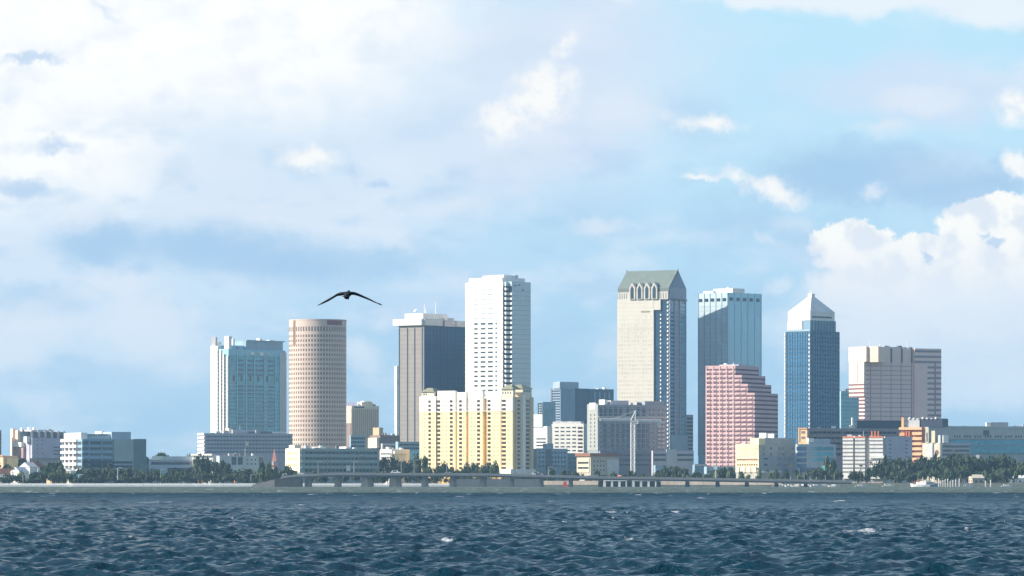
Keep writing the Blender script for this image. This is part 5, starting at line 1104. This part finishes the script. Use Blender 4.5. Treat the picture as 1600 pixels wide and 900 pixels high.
motorboat(1454, 3135, 15, 'large blue-grey hulled yacht with a white flybridge by the pilings', mat('slate_hull', (.28, .33, .42)), True, .2); motorboat(1345, 3120, 8, 'small cream boat moored in front of the striped white block', mat('boat_cream', (.7, .66, .6))); motorboat(1388, 3130, 9, 'low cream boat moored between the striped white block and the cabin cruiser', mat('boat_cream2', (.8, .74, .5)))
motorboat(1513, 3130, 7, 'small white boat right of the row of pilings', white); motorboat(1573, 3128, 8, 'white boat moored in front of the right boathouse', white)
for i, px in enumerate((1467, 1470, 1473.5, 1477, 1481, 1485, 1489, 1493.5, 1499, 1540, 1548)):
    r = empty('mooring_piling', (wx(px, 3128), 3128, -2)); tag(r, f'{ORD[i]} pale mooring piling from the left on the right shore', 'piling', 'mooring pilings')
    part('shaft', tube_vf([(0, 0, 0), (0, 0, 7.2 - (i * 3 % 4) * .5)], .42, 8), mat('pale_timber', (.58, .56, .52)), r); part('cap', tube_vf([(0, 0, 7.21 - (i * 3 % 4) * .5), (0, 0, 7.7 - (i * 3 % 4) * .5)], [.5, .1], 8), white, r)

# ------------------------------------------------------------------ the bird: one continuous body, wings drooping, seen from behind
def bird():
    Y = 140.0; k = Y / F; cx, cz = 542, 461
    def sec(px, py, chord, thick, yoff, n=10):
        x, z = (px - cx) * k, (cz - py) * k; ring = []
        for i in range(n):
            a = 2 * math.pi * i / n; c, s_ = math.cos(a), math.sin(a)
            ring.append((x + 0.0, yoff + chord / 2 * c, z + thick / 2 * s_ * (1.0 if s_ > 0 else .7) - .12 * abs(c) * thick - .05 * chord * c))
        return ring
    st_ = [(496, 477.8, .03, .008, -.02), (500, 475.5, .10, .022, -.03), (506, 472.6, .17, .04, -.03), (513, 469, .21, .05, -.02), (520, 464.8, .24, .045, .0), (526.5, 460.6, .28, .05, .03), (532, 459.4, .30, .07, .02), (537, 458.8, .36, .10, .0),
           (541, 459.6, .52, .15, .0), (545.5, 459.8, .54, .15, .0), (549, 458.3, .40, .09, .0), (554, 458.6, .31, .06, .02), (560, 460.6, .28, .055, .03), (568, 464.0, .24, .045, .0), (577, 467.8, .20, .035, -.02), (585, 471.8, .15, .025, -.03), (590, 474, .11, .018, -.03), (594, 475.4, .09, .03, -.03), (597.4, 477.2, .03, .01, -.02)]
    V, Fc = [], []; n = 10
    for s_ in st_: V += sec(s_[0], s_[1], s_[2], s_[3] * (1.7 if s_[0] < 536 or s_[0] > 551 else 1.1), s_[4])
    for i in range(len(st_) - 1):
        for j in range(n): Fc.append((i * n + j, i * n + (j + 1) % n, (i + 1) * n + (j + 1) % n, (i + 1) * n + j))
    Fc += [tuple(range(n)), tuple((len(st_) - 1) * n + j for j in range(n - 1, -1, -1))]
    def chain(pts, rads, nn=8):
        return tube_vf(pts, rads, nn)
    body = chain([(0.02, -.52, -.02), (0, -.35, -.03), (0, -.1, -.045), (.0, .15, -.02), (.03, .33, .05), (.035, .42, .115)], [.03, .075, .10, .085, .045, .04])
    head = chain([(.035, .36, .08), (.04, .44, .125), (.045, .53, .13), (.05, .60, .115), (.06, .82, .06), (.065, .9, .05)], [.035, .047, .045, .022, .014, .005])
    tail = ([(-.14, -.62, -.07), (.0, -.66, -.075), (.1, -.6, -.06), (.06, -.3, -.03), (-.06, -.3, -.04), (-.12, -.6, -.085), (.0, -.64, -.095), (.09, -.58, -.08)], [(0, 4, 3, 2, 1), (5, 6, 7, 3, 4), (0, 1, 6, 5), (1, 2, 7, 6), (0, 5, 4), (2, 3, 7)])
    leg = chain([(.03, -.35, -.07), (.065, -.45, -.12), (.075, -.5, -.165)], [.02, .014, .012], 6)
    v, f = join((V, Fc), body, head, tail, leg)
    # primary feathers as slim fingers at the wing tips
    for px, py, dx, dz in ((499, 476, -.05, -.03), (502, 475, -.06, -.05), (505, 473.6, -.05, -.06), (594, 475.6, .05, -.03), (591, 474.6, .05, -.05)):
        v, f = join((v, f), chain([((px - cx) * k, -.05, (cz - py) * k), ((px - cx) * k + dx, -.16, (cz - py) * k + dz)], [.014, .004], 5))
    me = mesh_from('bird', v, f, mat('dark_plumage', (.014, .018, .026), .7, .3, .2, vscale=6, streak=False), True)
    o = obj('bird', me, None, (wx(cx, Y), Y, wz(cz, Y))); tag(o, 'large dark seabird gliding above the round tower with both wings drooping', 'bird')
    md = o.modifiers.new('remesh', 'REMESH'); md.mode = 'VOXEL'; md.voxel_size = .008; md.use_smooth_shade = True
bird()

# ------------------------------------------------------------------ haze
hz = bpy.data.materials.new('haze_air'); hz.use_nodes = True
for n in list(hz.node_tree.nodes):
    if n.type != 'OUTPUT_MATERIAL': hz.node_tree.nodes.remove(n)
pv = hz.node_tree.nodes.new('ShaderNodeVolumePrincipled'); pv.inputs['Color'].default_value = (.42, .72, 1.0, 1); pv.inputs['Density'].default_value = HAZE; pv.inputs['Anisotropy'].default_value = 0.0
hz.node_tree.links.new(pv.outputs[0], [n for n in hz.node_tree.nodes if n.type == 'OUTPUT_MATERIAL'][0].inputs['Volume'])
o = obj('haze', mesh_from('haze', *boxes_vf([(-9100, 9100, -500, 12100, -4.2, 245)]), hz)); o['kind'] = 'stuff'
